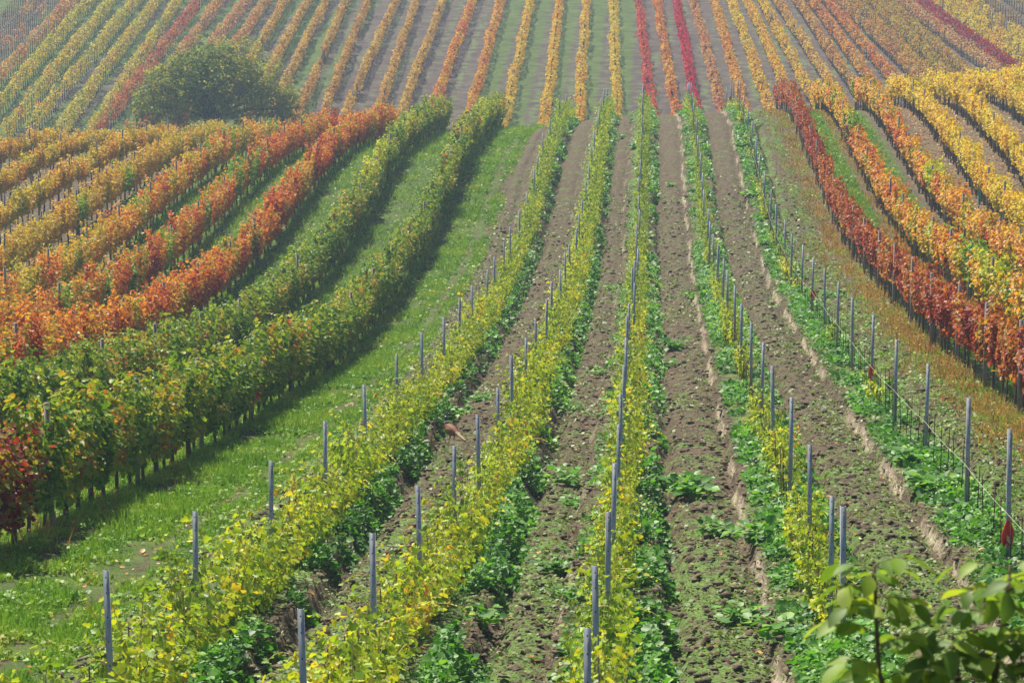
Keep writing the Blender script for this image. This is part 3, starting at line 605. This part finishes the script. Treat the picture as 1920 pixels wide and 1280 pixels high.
FM = {'salmon': farmat('salmon', [(.2, (.42, .16, .11)), (.5, (.50, .27, .14)), (.8, (.54, .38, .14))]), 'tan': farmat('tan', [(.2, (.40, .19, .07)), (.5, (.50, .31, .09)), (.8, (.56, .42, .10))]),
 'gold_red': farmat('gold_red', [(.25, (.52, .08, .04)), (.5, (.55, .27, .05)), (.8, (.56, .44, .05))]), 'orange': farmat('orange', [(.2, (.46, .13, .05)), (.5, (.56, .25, .055)), (.8, (.58, .38, .06))]),
 'yellow': farmat('yellow', [(.2, (.56, .28, .04)), (.5, (.62, .46, .05)), (.8, (.54, .48, .06))]), 'pinkred': farmat('pink_red', [(.2, (.36, .02, .05)), (.6, (.50, .06, .07)), (.9, (.54, .18, .07))]),
 'crimson': farmat('crimson', [(.2, (.38, .01, .045)), (.6, (.52, .02, .07)), (.9, (.52, .06, .06))]), 'ochre': farmat('ochre', [(.2, (.40, .18, .04)), (.5, (.46, .30, .05)), (.8, (.32, .33, .05))]),
 'purple': farmat('purple', [(.2, (.24, .015, .045)), (.6, (.36, .03, .07)), (.9, (.38, .09, .07))]), 'dull': farmat('dull', [(.2, (.20, .10, .05)), (.6, (.34, .20, .07)), (.9, (.36, .28, .07))]),
 'rose': farmat('rose', [(.2, (.36, .06, .07)), (.5, (.46, .16, .09)), (.85, (.50, .30, .10))]), 'olive': farmat('olive', [(.1, (.48, .24, .07)), (.35, (.56, .44, .08)), (.65, (.48, .46, .08)), (.95, (.20, .27, .06))])}
FM['salmon_thin'] = FM['salmon']; FM['bare'] = FM['dull']
CNAME = {'salmon': 'salmon pink', 'tan': 'tan and gold', 'gold_red': 'gold and red patched', 'orange': 'orange', 'yellow': 'bright yellow', 'pinkred': 'pinkish red', 'crimson': 'vivid crimson', 'ochre': 'ochre', 'purple': 'purple-red', 'dull': 'dull brown', 'rose': 'rose red', 'olive': 'olive and yellow', 'salmon_thin': 'sparse salmon', 'bare': 'almost leafless'}
FAR.sort(key=lambda t: t[0]); seen = {}; total = {}
for f in FAR: total[f[4]] = total.get(f[4], 0) + 1
for u0, v0, u1, v1, cn in FAR:
    a = far_hit(u0, v0); b_ = far_hit(u1, v1); sl_ = (b_[0] - a[0]) / (b_[1] - a[1])
    y0, y1 = 182.0, 292.0; X = lambda y: a[0] + (y - a[1]) * sl_
    dens = {'salmon_thin': 34, 'bare': 5, 'dull': 34}.get(cn, 78); nl = int((y1 - y0) * dens)
    g = np.random.default_rng(int(u0) + 3000)
    yy = g.uniform(y0, y1, nl)
    if cn in ('salmon_thin', 'dull'): yy = yy[noise(yy * 0 + u0, yy, 2.2, 31) > -.15]
    gap = noise(yy * 0 + u0, yy, 1.4, 33); yy = yy[gap > (-.62 if u0 > 480 else -.45)]
    nl = len(yy); tall = 1.0 if u0 > 480 else 1.12
    bulge = 1 + .55 * noise(yy * 0 + u0, yy, .9, 32)
    zz_ = g.beta(1.4, 1.2, nl); hz = (.45 + 1.1 * zz_ * (.75 + .25 * bulge)) * tall
    th = (.10 + .22 * np.sin(zz_ * np.pi)) * bulge * (.75 if 'tan' == cn else 1); sd = np.sign(g.uniform(-1, 1, nl))
    xx = X(yy) + sd * th * np.sqrt(g.uniform(.1, 1, nl)) + noise(yy * 0 + u0, yy, 5, 34) * .12
    P = np.stack([xx, yy, base_z(xx, yy) + hz], -1)
    bf = Buf(); leaves(bf, P, np.stack([sd * .7, g.normal(0, .4, nl), np.full(nl, .5)], -1) + g.normal(0, .5, (nl, 3)), g.normal(0, .6, (nl, 3)) + [0, 0, -.8], .17 * g.uniform(.6, 1.4, nl), DIAMOND, np.clip(g.uniform(0, 1, nl) + .35 * noise(yy * 0 + u0, yy, 1.0, 35), 0, 1))
    k = seen[cn] = seen.get(cn, 0) + 1
    if total[cn] == 1: lab = f"{CNAME[cn]} vine row, the only one on the hazy far hill"
    else: lab = f"{ORD[k - 1]} {CNAME[cn]} vine row on the far hill, counted eastward from the tree"
    e = empty('vine_hedge', (0, 0, 0), lab, 'vine row', 'vine rows on the far hillside')
    obj('foliage', bf.mesh('far_row_foliage', FM[cn]), e)
    yt = np.arange(y0, y1, 1.0) + g.uniform(-.1, .1, 110); xt = X(yt); zt = base_z(xt, yt); bs = Buf()
    for sx in ((.035, 0), (0, .035)):
        V = np.stack([np.stack([xt - sx[0], yt - sx[1], zt], -1), np.stack([xt + sx[0], yt + sx[1], zt], -1), np.stack([xt + sx[0] * .7, yt + sx[1] * .7, zt + 1.15 * tall], -1), np.stack([xt - sx[0] * .7, yt - sx[1] * .7, zt + 1.15 * tall], -1)], 1).reshape(-1, 3)
        bs.add(V, np.arange(len(V)).reshape(-1, 4))
    tag(obj('trunk', bs.mesh('far_row_trunk', M['bark']), e), kind='stuff')

# ------------------------------------------------------------------ round tree in the dip
def at_far(u, v, y): return at_y(u, v, y)
TY = 186.0
tc = at_y(395, 180, TY); tz = float(base_z(tc[0], TY))
te = empty('round_tree', (tc[0], TY, tz), 'broad olive-green tree in the dip before the far hill', 'tree')
g = np.random.default_rng(91)
lobes = [(-3.2, 0, 2.9, 2.1), (-1.9, -.6, 4.1, 2.1), (.2, .2, 4.6, 2.2), (1.4, -.4, 4.9, 2.0), (3.0, .3, 3.7, 2.0), (4.3, 0, 2.6, 1.7), (-4.3, .2, 1.9, 1.6), (0, -1.4, 3.0, 2.3), (2.2, -1.3, 2.6, 2.2), (-1.9, -1.4, 2.4, 2.0), (5.2, .1, 1.8, 1.2), (0, 1.6, 3.2, 2.4)]
fb = Buf(); wb_ = Buf()
for lx, ly, lz, lr in lobes:
    nc = int(40 * lr)
    dirs = norm(g.normal(0, 1, (nc, 3)) + [0, 0, .15]); rad = lr * g.uniform(.6, 1.02, nc)[:, None] * (1 + .28 * np.sin(dirs[:, :1] * 5 + lx) * np.cos(dirs[:, 2:] * 6 + lz))
    C = np.array([lx, ly, lz]) + dirs * rad * [1, .9, .92]
    for c_, dr in zip(C, dirs):
        if c_[2] < .35: continue
        m_ = 24; P = c_ + g.normal(0, .20, (m_, 3)); leaves(fb, P, dr + g.normal(0, .55, (m_, 3)) + [0, 0, .35], g.normal(0, .7, (m_, 3)) + [0, 0, -.5], .20 * g.uniform(.6, 1.25, m_), DIAMOND, np.clip(g.uniform(0, 1, m_), 0, 1))
tube(wb_, [(0, 0, -.4), (.05, 0, .5), (-.05, 0, 1.1)], [.34, .26, .22], 8)
for lx, ly, lz, lr in lobes:
    p0 = np.array([0, 0, 1.0]); p2 = np.array([lx, ly, lz]); p1 = p0 * .5 + p2 * .5 + [0, 0, .3]
    tube(wb_, [p0, p1, p2, p2 + (p2 - p1) * .4], [.15, .10, .06, .02], 6)
    for _ in range(5):
        q2 = p2 + norm(g.normal(0, 1, 3)) * lr * .8; tube(wb_, [p2, (p2 + q2) / 2 + g.normal(0, .15, 3), q2], [.045, .03, .012], 4)
obj('crown', fb.mesh('tree_crown', M['tree']), te); obj('trunk', wb_.mesh('tree_trunk', M['treebark'], True), te)
# low bushy sapling at its right edge
# ------------------------------------------------------------------ weeds, grass, clods, litter
def ysample(n_, y0, y1, pw, g):
    """more near than far: density ~ y^-pw"""
    t = g.uniform(0, 1, n_); k = 1 - pw
    return (y0 ** k + t * (y1 ** k - y0 ** k)) ** (1 / k)
g = np.random.default_rng(55)
wbuf = Buf()
def weed_band(n_, r, d0, d1, hmax, y0=18, y1=150, pw=1.25, thr_=-.1, seed=0, size=.062):
    y = ysample(n_, y0, y1, pw, g); x = ROW[r] + g.uniform(d0, d1, n_)
    den = noise(x, y, .75, 40 + seed) + .6 * noise(x, y, 2.6, 41 + seed) 
    k = den > thr_; x, y, den = x[k], y[k], den[k]; m_ = len(x)
    mid = (d0 + d1) / 2; prof = np.clip(1 - ((x - ROW[r] - mid) / ((d1 - d0) / 2)) ** 2, .15, 1)
    z = gz(x, y) + hmax * prof * np.clip(.45 + .6 * den, .15, 1.1) * g.uniform(.05, 1, m_)
    P = np.stack([x, y, z], -1); D = np.stack([g.normal(0, 1, m_), g.normal(0, 1, m_), g.normal(.2, .5, m_)], -1)
    leaves(wbuf, P, g.normal(0, .45, (m_, 3)) + [-.1, 0, .9], D, size * np.where(g.uniform(0, 1, m_) < .72, g.uniform(.35, .7, m_), g.uniform(.9, 1.7, m_)) * (1 + y / 160), ROUND_LEAF, np.clip(g.uniform(0, 1, m_) * .7 + .3 * den, 0, 1))
weed_band(40000, 0, .15, .72, .42, seed=1); weed_band(52000, 1, .15, .80, .52, seed=2); weed_band(46000, 2, .12, .74, .46, seed=3); weed_band(7000, 2, -.55, -.1, .30, seed=4, thr_=.15)
weed_band(62000, 3, -.48, .66, .44, seed=5, thr_=-.3); weed_band(52000, 4, -.50, .48, .26, seed=6, thr_=-.35); weed_band(4000, 0, -.45, .1, .2, seed=7, thr_=.2); weed_band(4500, 1, -.5, .0, .2, seed=8, thr_=.2)
tag(obj('weeds', wbuf.mesh('weeds', M['weed'])), kind='stuff', label='lush green weeds growing along the young rows')
sp = Buf(); n_ = 170000
y = ysample(n_, 18, 110, 1.5, g); x = g.uniform(-6.3, 6.2, n_); den = noise(x, y, .6, 50) * .6 + noise(x, y, 2.2, 51) * .7 + .3 * (np.abs(young_d(x)) < .5) + .5 * (x > 4.7) + .45 * ((x < -5.2)) + .25 * sstep((x - 2) / 2)
k = den > g.normal(.12, .22, n_); x, y = x[k], y[k]; m_ = len(x)
leaves(sp, np.stack([x, y, gz(x, y) + g.uniform(.005, .05, m_)], -1), g.normal(0, .4, (m_, 3)) + [0, 0, 1], g.normal(0, 1, (m_, 3)), .036 * g.uniform(.4, 1.6, m_) * (1 + y / 80), DIAMOND, g.uniform(0, 1, m_))
tag(obj('seedling_weeds', sp.mesh('seedling_weeds', M['sprout'])), kind='stuff', label='tiny green seedlings sprinkled over the tilled soil')
gr = Buf()
def grass_band(n_, x0, x1, y0, y1, L, pw=1.3, thr_=-.6, seed=0):
    y = ysample(n_, y0, y1, pw, g); x = g.uniform(x0, x1, n_)
    den = noise(x, y, .5, 60 + seed) + .7 * noise(x, y, 1.9, 61 + seed) - 1.1 * np.clip(.35 - np.minimum(x - x0, x1 - x), 0, 1) * 2
    if x0 < -9 and x1 > -7: den = den - 1.1 * np.exp(-((x + 6.7 + noise(x * 0, y, 3, 77) * .1) / .17) ** 2) - .8 * np.exp(-((x + 8.0 + noise(x * 0, y, 3, 78) * .1) / .15) ** 2)
    k = den > g.normal(thr_, .35, n_); x, y, den = x[k], y[k], den[k]; m_ = len(x)
    D = np.stack([g.normal(0, .55, m_), g.normal(0, .55, m_), np.ones(m_)], -1)
    q_ = g.uniform(0, 1, m_) < .22; m2 = int(q_.sum()); leaves(gr, np.stack([x[q_], y[q_], gz(x[q_], y[q_]) + g.uniform(.01, .09, m2)], -1), g.normal(0, .5, (m2, 3)) + [0, 0, 1], g.normal(0, 1, (m2, 3)), .05 * g.uniform(.5, 1.5, m2) * (1 + y[q_] / 100), DIAMOND, g.uniform(.1, .9, m2))
    leaves(gr, np.stack([x, y, gz(x, y) - .01], -1), np.stack([g.normal(0, 1, m_), g.normal(0, 1, m_), g.normal(0, .25, m_)], -1), D, L * g.uniform(.5, 1.4, m_) * np.clip(1 + .3 * den, .5, 1.5) * (1 + y / 220), BLADE, np.clip(g.uniform(0, 1, m_), 0, 1))
grass_band(250000, -9.1, -6.0, 18, 150, .125, 1.3, -.45)
for k_ in range(4): grass_band(42000 - 5000 * k_, LROW[k_ + 1] - .2, LROW[k_] + .2, 42 + 12 * k_, 150, .15, 1.1, seed=k_ + 1)
grass_band(48000, RROW[0] + .4, RROW[1] - .4, 50, 147, .12, 1.1, seed=5); grass_band(30000, RROW[1] + .5, RROW[2] - .5, 70, 147, .11, 1.1, seed=6); grass_band(9000, RROW[2] + .4, RROW[2] + 1.2, 85, 147, .11, 1.1, seed=7)
grass_band(20000, 4.7, 6.2, 28, 140, .07, 1.2, .1, 8); grass_band(16000, 5.9, 7.2, 34, 146, .12, 1.2, .1, 9)
tag(obj('grass', gr.mesh('grass', M['grass'])), kind='stuff', label='short green grass between the old vine rows')
dr = Buf()
def dry_band(n_, c, w, y0, y1, L, thr_=-.3, seed=0):
    y = ysample(n_, y0, y1, 1.2, g); x = c + g.normal(0, w, n_); den = noise(x, y, .8, 70 + seed) + .5 * noise(x, y, 3, 71 + seed); k = den > g.normal(thr_, .5, n_); x, y = x[k], y[k]; m_ = len(x)
    z0 = gz(x, y); D = np.stack([g.normal(0, .35, m_), g.normal(0, .35, m_), np.ones(m_)], -1)
    leaves(dr, np.stack([x, y, z0], -1), np.stack([g.normal(0, 1, m_), g.normal(0, 1, m_), g.normal(0, .2, m_)], -1), D, L * g.uniform(.4, 1.3, m_), BLADE, g.uniform(0, 1, m_))
    q_ = g.uniform(0, 1, m_) < .7; m2 = q_.sum(); leaves(dr, np.stack([x[q_] + g.normal(0, .05, m2), y[q_] + g.normal(0, .05, m2), z0[q_] + L * g.uniform(.25, .9, m2)], -1), g.normal(0, 1, (m2, 3)), g.normal(0, 1, (m2, 3)), .03 * g.uniform(.6, 1.6, m2) * (1 + y[q_] / 120), DIAMOND, g.uniform(0, 1, m2))
dry_band(13000, 6.5, .22, 34, 146, .27, .05); dry_band(5000, 5.9, .3, 34, 140, .2, .1, 3); dry_band(9000, RROW[1], .25, 62, 146, .22, 0, 1); dry_band(2500, LROW[0] + .05, .25, 30, 150, .25, .35, 2)
tag(obj('dry_weeds', dr.mesh('dry_weeds', M['dry'])), kind='stuff', label='rust-brown dry weeds edging the red vine row')
lt = Buf()
def litter(n_, x0, x1, y0, y1, size=.08):
    y = ysample(n_, y0, y1, 1.2, g); x = g.uniform(x0, x1, n_); leaves(lt, np.stack([x, y, gz(x, y) + .015], -1), g.normal(0, .3, (n_, 3)) + [0, 0, 1], g.normal(0, 1, (n_, 3)), size * g.uniform(.6, 1.3, n_), ROUND_LEAF, g.uniform(0, 1, n_))
litter(1500, -9.4, -6.3, 20, 150, .07); litter(2600, LROW[3] - 1, LROW[1] + .3, 50, 150); litter(2500, LROW[8], LROW[3], 75, 148); litter(6500, RROW[2] + .9, RROW[4], 80, 150, .1); litter(5000, RROW[4], RROW[7], 105, 158, .1); litter(1200, RROW[0] - .5, RROW[2] + .6, 60, 148); litter(500, -5, 6, 20, 90, .07)
tag(obj('fallen_leaves', lt.mesh('fallen_leaves', M['litter'])), kind='stuff', label='fallen brown and orange leaves lying between the rows')
cd = Buf(); n_ = 70000
y = ysample(n_, 18, 105, 1.6, g); x = g.uniform(-6.1, 6.1, n_); k = (np.abs(young_d(x)) > .42) | (g.uniform(0, 1, n_) < .2); x, y = x[k], y[k]; m_ = len(x)
OCT = np.array([[1, 0, 0], [0, 1, 0], [-1, 0, 0], [0, -1, 0], [0, 0, 1], [0, 0, -1], [.7, .7, .5], [-.7, .7, .5], [-.7, -.7, .5], [.7, -.7, .5]]); OF = np.array([[6, 7, 4], [7, 8, 4], [8, 9, 4], [9, 6, 4], [0, 1, 6], [1, 2, 7], [2, 3, 8], [3, 0, 9], [1, 7, 6], [2, 8, 7], [3, 9, 8], [0, 6, 9]])
s_ = (.008 + .042 * g.uniform(0, 1, m_) ** 8) * (1 + y / 160)
V = OCT[None] * g.uniform(.45, 1.5, (m_, 10, 1)) * s_[:, None, None] * np.stack([g.uniform(.8, 1.5, m_), g.uniform(.8, 1.5, m_), g.uniform(.6, 1.1, m_)], -1)[:, None]
a_ = g.uniform(0, 6.3, m_); ca, sa = np.cos(a_)[:, None], np.sin(a_)[:, None]; V = np.stack([V[..., 0] * ca - V[..., 1] * sa, V[..., 0] * sa + V[..., 1] * ca, V[..., 2]], -1) + np.stack([x, y, gz(x, y) + s_ * .25], -1)[:, None]
cd.add(V.reshape(-1, 3), (OF[None] + (np.arange(m_) * 10)[:, None, None]).reshape(-1, 3), np.repeat(g.uniform(0, 1, m_), 10))
tag(obj('soil_clods', cd.mesh('soil_clods', M['clod'])), kind='stuff', label='brown clods of tilled soil between the young rows')
# single broad-leaved weeds standing on the bare soil
def weedplant(seed):
    g2 = np.random.default_rng(seed); b = Buf(); nl = 80; a = g2.uniform(0, 6.3, nl); el = g2.uniform(.1, 1.1, nl); D = np.stack([np.cos(a) * np.cos(el), np.sin(a) * np.cos(el), np.sin(el)], -1)
    rr = g2.uniform(.0, .24, nl)[:, None]; P = D * rr * [1, 1, .9] + [0, 0, .03]
    tube(b, [(0, 0, -.03), (0, 0, .10)], [.012, .008], 5)
    leaves(b, P, np.cross(D, np.cross(np.broadcast_to([0, 0, 1.], D.shape), D) * -1) * 0 + [0, 0, 1] + g2.normal(0, .35, (nl, 3)), D, g2.uniform(.05, .12, nl), ROUND_LEAF, g2.uniform(0, 1, nl)); return b.mesh('weed_plant', M['weed'])
WP = [weedplant(700 + i) for i in range(5)]
def ground_hit(u, v):
    d = ray(u, v); t = np.linspace(15, 160, 3000); P = d[None] * (t / d[1])[:, None]; k = np.argmax(P[:, 2] < base_z(P[:, 0], P[:, 1])); return P[k]
WSPOT = [(1190,286,1.1),(1166,262,.8),(1414,234,1.1),(1391,284,1.5),(1409,376,1.2),(1258,352,.7),(1710,890,1.2),(1760,948,1.5),(1062,912,1.1),(1082,946,.8),(1046,1072,1.0),(905,1182,.9),(1075,1152,.8),(1300,938,1.3),(902,756,.8),(864,782,.9),(1391,1175,1.0),(1471,1222,1.0),(1420,1040,1.2),(1240,690,1.3),(1264,660,1.2),(1280,930,1.2),(1150,545,.9),(1075,775,.8),(1560,560,1.0),(1660,745,1.0),(1300,560,1.0),(1440,470,1.0),(1340,1010,.9),(1130,700,.8)]
for k, (u, v, s) in enumerate(WSPOT):
    p = ground_hit(u, v); o = obj('weed_plant', WP[k % 5], None, (p[0], p[1], gz1(p[0], p[1])), (0, 0, k * 1.7), (s * 1.35, s * 1.35, s * 1.2))
    tag(o, 'single broad-leaved green weed standing on bare tilled soil', 'weed', 'single weeds on the bare soil')

# ------------------------------------------------------------------ pheasant
p = ground_hit(846, 829); bx = Buf()
# spine: tail tip .. body .. neck .. beak (x right, z up), in the bird's own frame heading -x
sp_ = np.array([(.56, .10), (.42, .135), (.28, .165), (.20, .185), (.13, .20), (.05, .205), (-.04, .215), (-.11, .245), (-.145, .285), (-.158, .325), (-.162, .35), (-.17, .372), (-.185, .392), (-.205, .40), (-.222, .394), (-.245, .384), (-.262, .378)])
rz = np.array([.004, .012, .022, .040, .072, .092, .098, .080, .056, .042, .037, .035, .036, .036, .027, .010, .002]); ry = np.array([.008, .022, .034, .048, .070, .088, .092, .072, .050, .038, .034, .031, .031, .031, .023, .009, .002])
P3 = np.stack([sp_[:, 0], 0 * sp_[:, 0], sp_[:, 1]], -1); tn = norm(np.gradient(P3, axis=0)); up = np.cross(tn, [0, 1, 0]); up = norm(up); k_ = 14; th = np.linspace(0, 2 * np.pi, k_, endpoint=False)
V = P3[:, None] + rz[:, None, None] * np.sin(th)[None, :, None] * up[:, None] + ry[:, None, None] * np.cos(th)[None, :, None] * np.array([0, 1., 0])
i, j = np.meshgrid(np.arange(len(P3) - 1), np.arange(k_), indexing='ij'); F = np.stack([i * k_ + j, i * k_ + (j + 1) % k_, (i + 1) * k_ + (j + 1) % k_, (i + 1) * k_ + j], -1).reshape(-1, 4)
zone = [0, 0, 0, 1, 1, 1, 1, 1, 1, 2, 3, 3, 3, 4, 5, 5]; bx.add(V.reshape(-1, 3), F, .5); bx.m[4] = [np.repeat(zone, k_)]
for sd in (-1, 1):
    tube(bx, [(.03, sd * .04, .17), (.04, sd * .045, .09), (.02, sd * .045, .055), (.015, sd * .045, .0)], [.03, .014, .008, .007], 6, 5); tube(bx, [(.02, sd * .045, .006), (-.05, sd * .05, .004)], [.008, .004], 5, 5); tube(bx, [(.02, sd * .045, .006), (-.03, sd * .09, .004)], [.007, .004], 5, 5)
    hp = np.array([-.205, sd * .028, .404]); tube(bx, [hp + [0, -sd * .004, 0], hp + [0, sd * .006, 0]], [.008, .006], 8, 6)
PM = [plainmat('tail_feathers', (.22, .14, .075), (.40, .29, .18), 40), plainmat('copper_feathers', (.09, .024, .012), (.22, .065, .025), 60, bump=.4), plainmat('white_feathers', (.75, .75, .72), (.85, .85, .82), 20), plainmat('dark_green_feathers', (.01, .025, .03), (.02, .05, .04), 20, .35), plainmat('red_wattle', (.5, .02, .02), (.6, .05, .04), 30), plainmat('horn', (.35, .30, .22), (.45, .4, .3), 20), plainmat('dark_eye', (.01, .01, .01), (.02, .02, .02), 5, .2)]
be = empty('pheasant', (p[0], p[1], gz1(p[0], p[1]) - .005), 'copper pheasant with white neck ring standing on weedy soil', 'pheasant', None, (0, 0, R(-56)), (1.08,) * 3)
obj('body', bx.mesh('pheasant_body', PM, True), be)
for sd in (-1, 1):
    wv = Buf(); nu, nv = 9, 6; U, Vv = np.meshgrid(np.linspace(0, 1, nu), np.linspace(-1, 1, nv), indexing='ij')
    X = -.07 + .27 * U; wd = .06 * np.sin(np.clip(U * 1.05, 0, 1) * np.pi) ** .7 + .003; Z = .225 - .035 * U + wd * Vv; bul = np.sqrt(np.clip(1 - Vv ** 2, 0, 1)) * .022 * np.sin(U * np.pi) 
    Y = sd * (np.interp(X, sp_[::-1, 0], ry[::-1]) * .93 + bul)
    i, j = np.meshgrid(np.arange(nu - 1), np.arange(nv - 1), indexing='ij'); wv.add(np.stack([X, Y, Z], -1).reshape(-1, 3), np.stack([i * nv + j, (i + 1) * nv + j, (i + 1) * nv + j + 1, i * nv + j + 1], -1).reshape(-1, 4))
    obj('wing', wv.mesh('pheasant_wing', M.setdefault('wing', plainmat('wing_feathers', (.16, .075, .04), (.36, .22, .13), 40)), True), be)

# ------------------------------------------------------------------ walnut tree close to the camera
g = np.random.default_rng(12)
WY = 7.0
root = np.array([1.0, WY + .1, gz1(1.0, WY + .1)])
we = empty('walnut_tree', tuple(root), 'walnut tree with drooping green leaflets, blurred close up', 'tree')
tw = Buf(); lf = Buf()
def compound(p0, dv, L, k=3):
    """a pinnate leaf: pairs of leaflets along a drooping stalk and one at its end"""
    t = np.linspace(0, 1, 7)[:, None]; C = p0 + dv * L * t + np.array([0, 0, -.35 * L]) * t ** 2
    tube(tw, C, np.linspace(.0022, .001, 7), 4)
    sidev = norm(np.cross(dv, [0, 0, 1.]))
    items = [(C[-1], norm(C[-1] - C[-2]), 1.0)]
    for m_ in range(k):
        f = .35 + .6 * m_ / k; c_ = p0 + dv * L * f + np.array([0, 0, -.35 * L]) * f * f
        for sg in (-1, 1): items.append((c_, norm(sidev * sg + dv * .45 + g.normal(0, .12, 3)), .7 + .25 * m_ / k))
    for c_, d_, s_ in items:
        size = g.uniform(.075, .11) * s_; nn = norm(np.array([0, 0, 1.]) + g.normal(0, .35, 3)); d2 = norm(d_ + [0, 0, -.35])
        # curved leaflet: 5 stations along the midrib
        T_ = np.linspace(0, 1, 7); wd = .27 * np.sin(np.pi * T_ ** .85) ** .8 + .0; X = norm(np.cross(d2, nn)); nn = norm(np.cross(X, d2)); cen = c_ + size * (T_[:, None] * d2 - .22 * (T_ ** 2)[:, None] * nn)
        Vl = np.concatenate([cen + size * wd[:, None] * (X + .22 * nn), cen, cen - size * wd[:, None] * (X - .22 * nn)]); n7 = 7
        F = [(a_, a_ + 1, n7 + a_ + 1, n7 + a_) for a_ in range(6)] + [(n7 + a_, n7 + a_ + 1, 2 * n7 + a_ + 1, 2 * n7 + a_) for a_ in range(6)]
        lf.add(Vl, F, g.uniform(0, 1))
def at(u, v, y=WY): return at_y(u, v, y) - root
tr = [np.zeros(3) + [0, 0, -.2], np.array([.02, 0, .8]), at(1790, 1480), ]
tube(tw, tr, [.05, .04, .028], 8)
SHOOTS = [([at(1790, 1480), at(1690, 1390), at(1648, 1260), at(1642, 1140), at(1640, 1062)], 15, 7.0), ([at(1790, 1480), at(1850, 1340), at(1875, 1220), at(1888, 1120), at(1895, 1060)], 14, 7.2), ([at(1850, 1340), at(1800, 1290), at(1790, 1230), at(1785, 1190)], 10, 6.9), ([at(1850, 1340), at(1950, 1270), at(1960, 1180)], 9, 7.1), ([at(1690, 1390), at(1720, 1330), at(1735, 1280)], 6, 7.0), ([at(1850, 1340), at(1870, 1330, 6.9), at(1880, 1290, 6.8)], 6, 7)]
for pts, nc, yy_ in SHOOTS:
    pts = np.array(pts); tube(tw, pts, np.linspace(.012, .004, len(pts)), 6)
    for m_ in range(nc):
        f = 1 - .62 * (m_ / nc) ** 1.1; q_ = f * (len(pts) - 1); i_ = min(int(q_), len(pts) - 2); p0 = pts[i_] + (pts[i_ + 1] - pts[i_]) * (q_ - i_)
        a_ = m_ * 2.4 + g.uniform(-.3, .3); dv = norm(np.array([math.cos(a_), math.sin(a_) * .8, g.uniform(.15, .8)])); compound(p0, dv, g.uniform(.10, .17), 2 if m_ < 4 else 3)
obj('trunk', tw.mesh('walnut_trunk', M['twig'], True), we); obj('foliage', lf.mesh('walnut_foliage', M['walnut'], True), we)

# ------------------------------------------------------------------ air
hm, nt, nd, lk = newmat('haze')
pv = N(nt, "ShaderNodeVolumePrincipled"); pv.inputs['Color'].default_value = (.58, .78, 1.0, 1); pv.inputs['Density'].default_value = .00058; pv.inputs['Anisotropy'].default_value = .2
ou = N(nt, "ShaderNodeOutputMaterial"); lk.new(pv.outputs[0], ou.inputs['Volume'])
hb = Buf(); box(hb, (-620, -115, -25), (620, 640, 32)); tag(obj('haze', hb.mesh('haze', hm)), kind='stuff', label='thin pale blue haze over the valley')
print('young individuals', count, 'objects', len(bpy.data.objects))
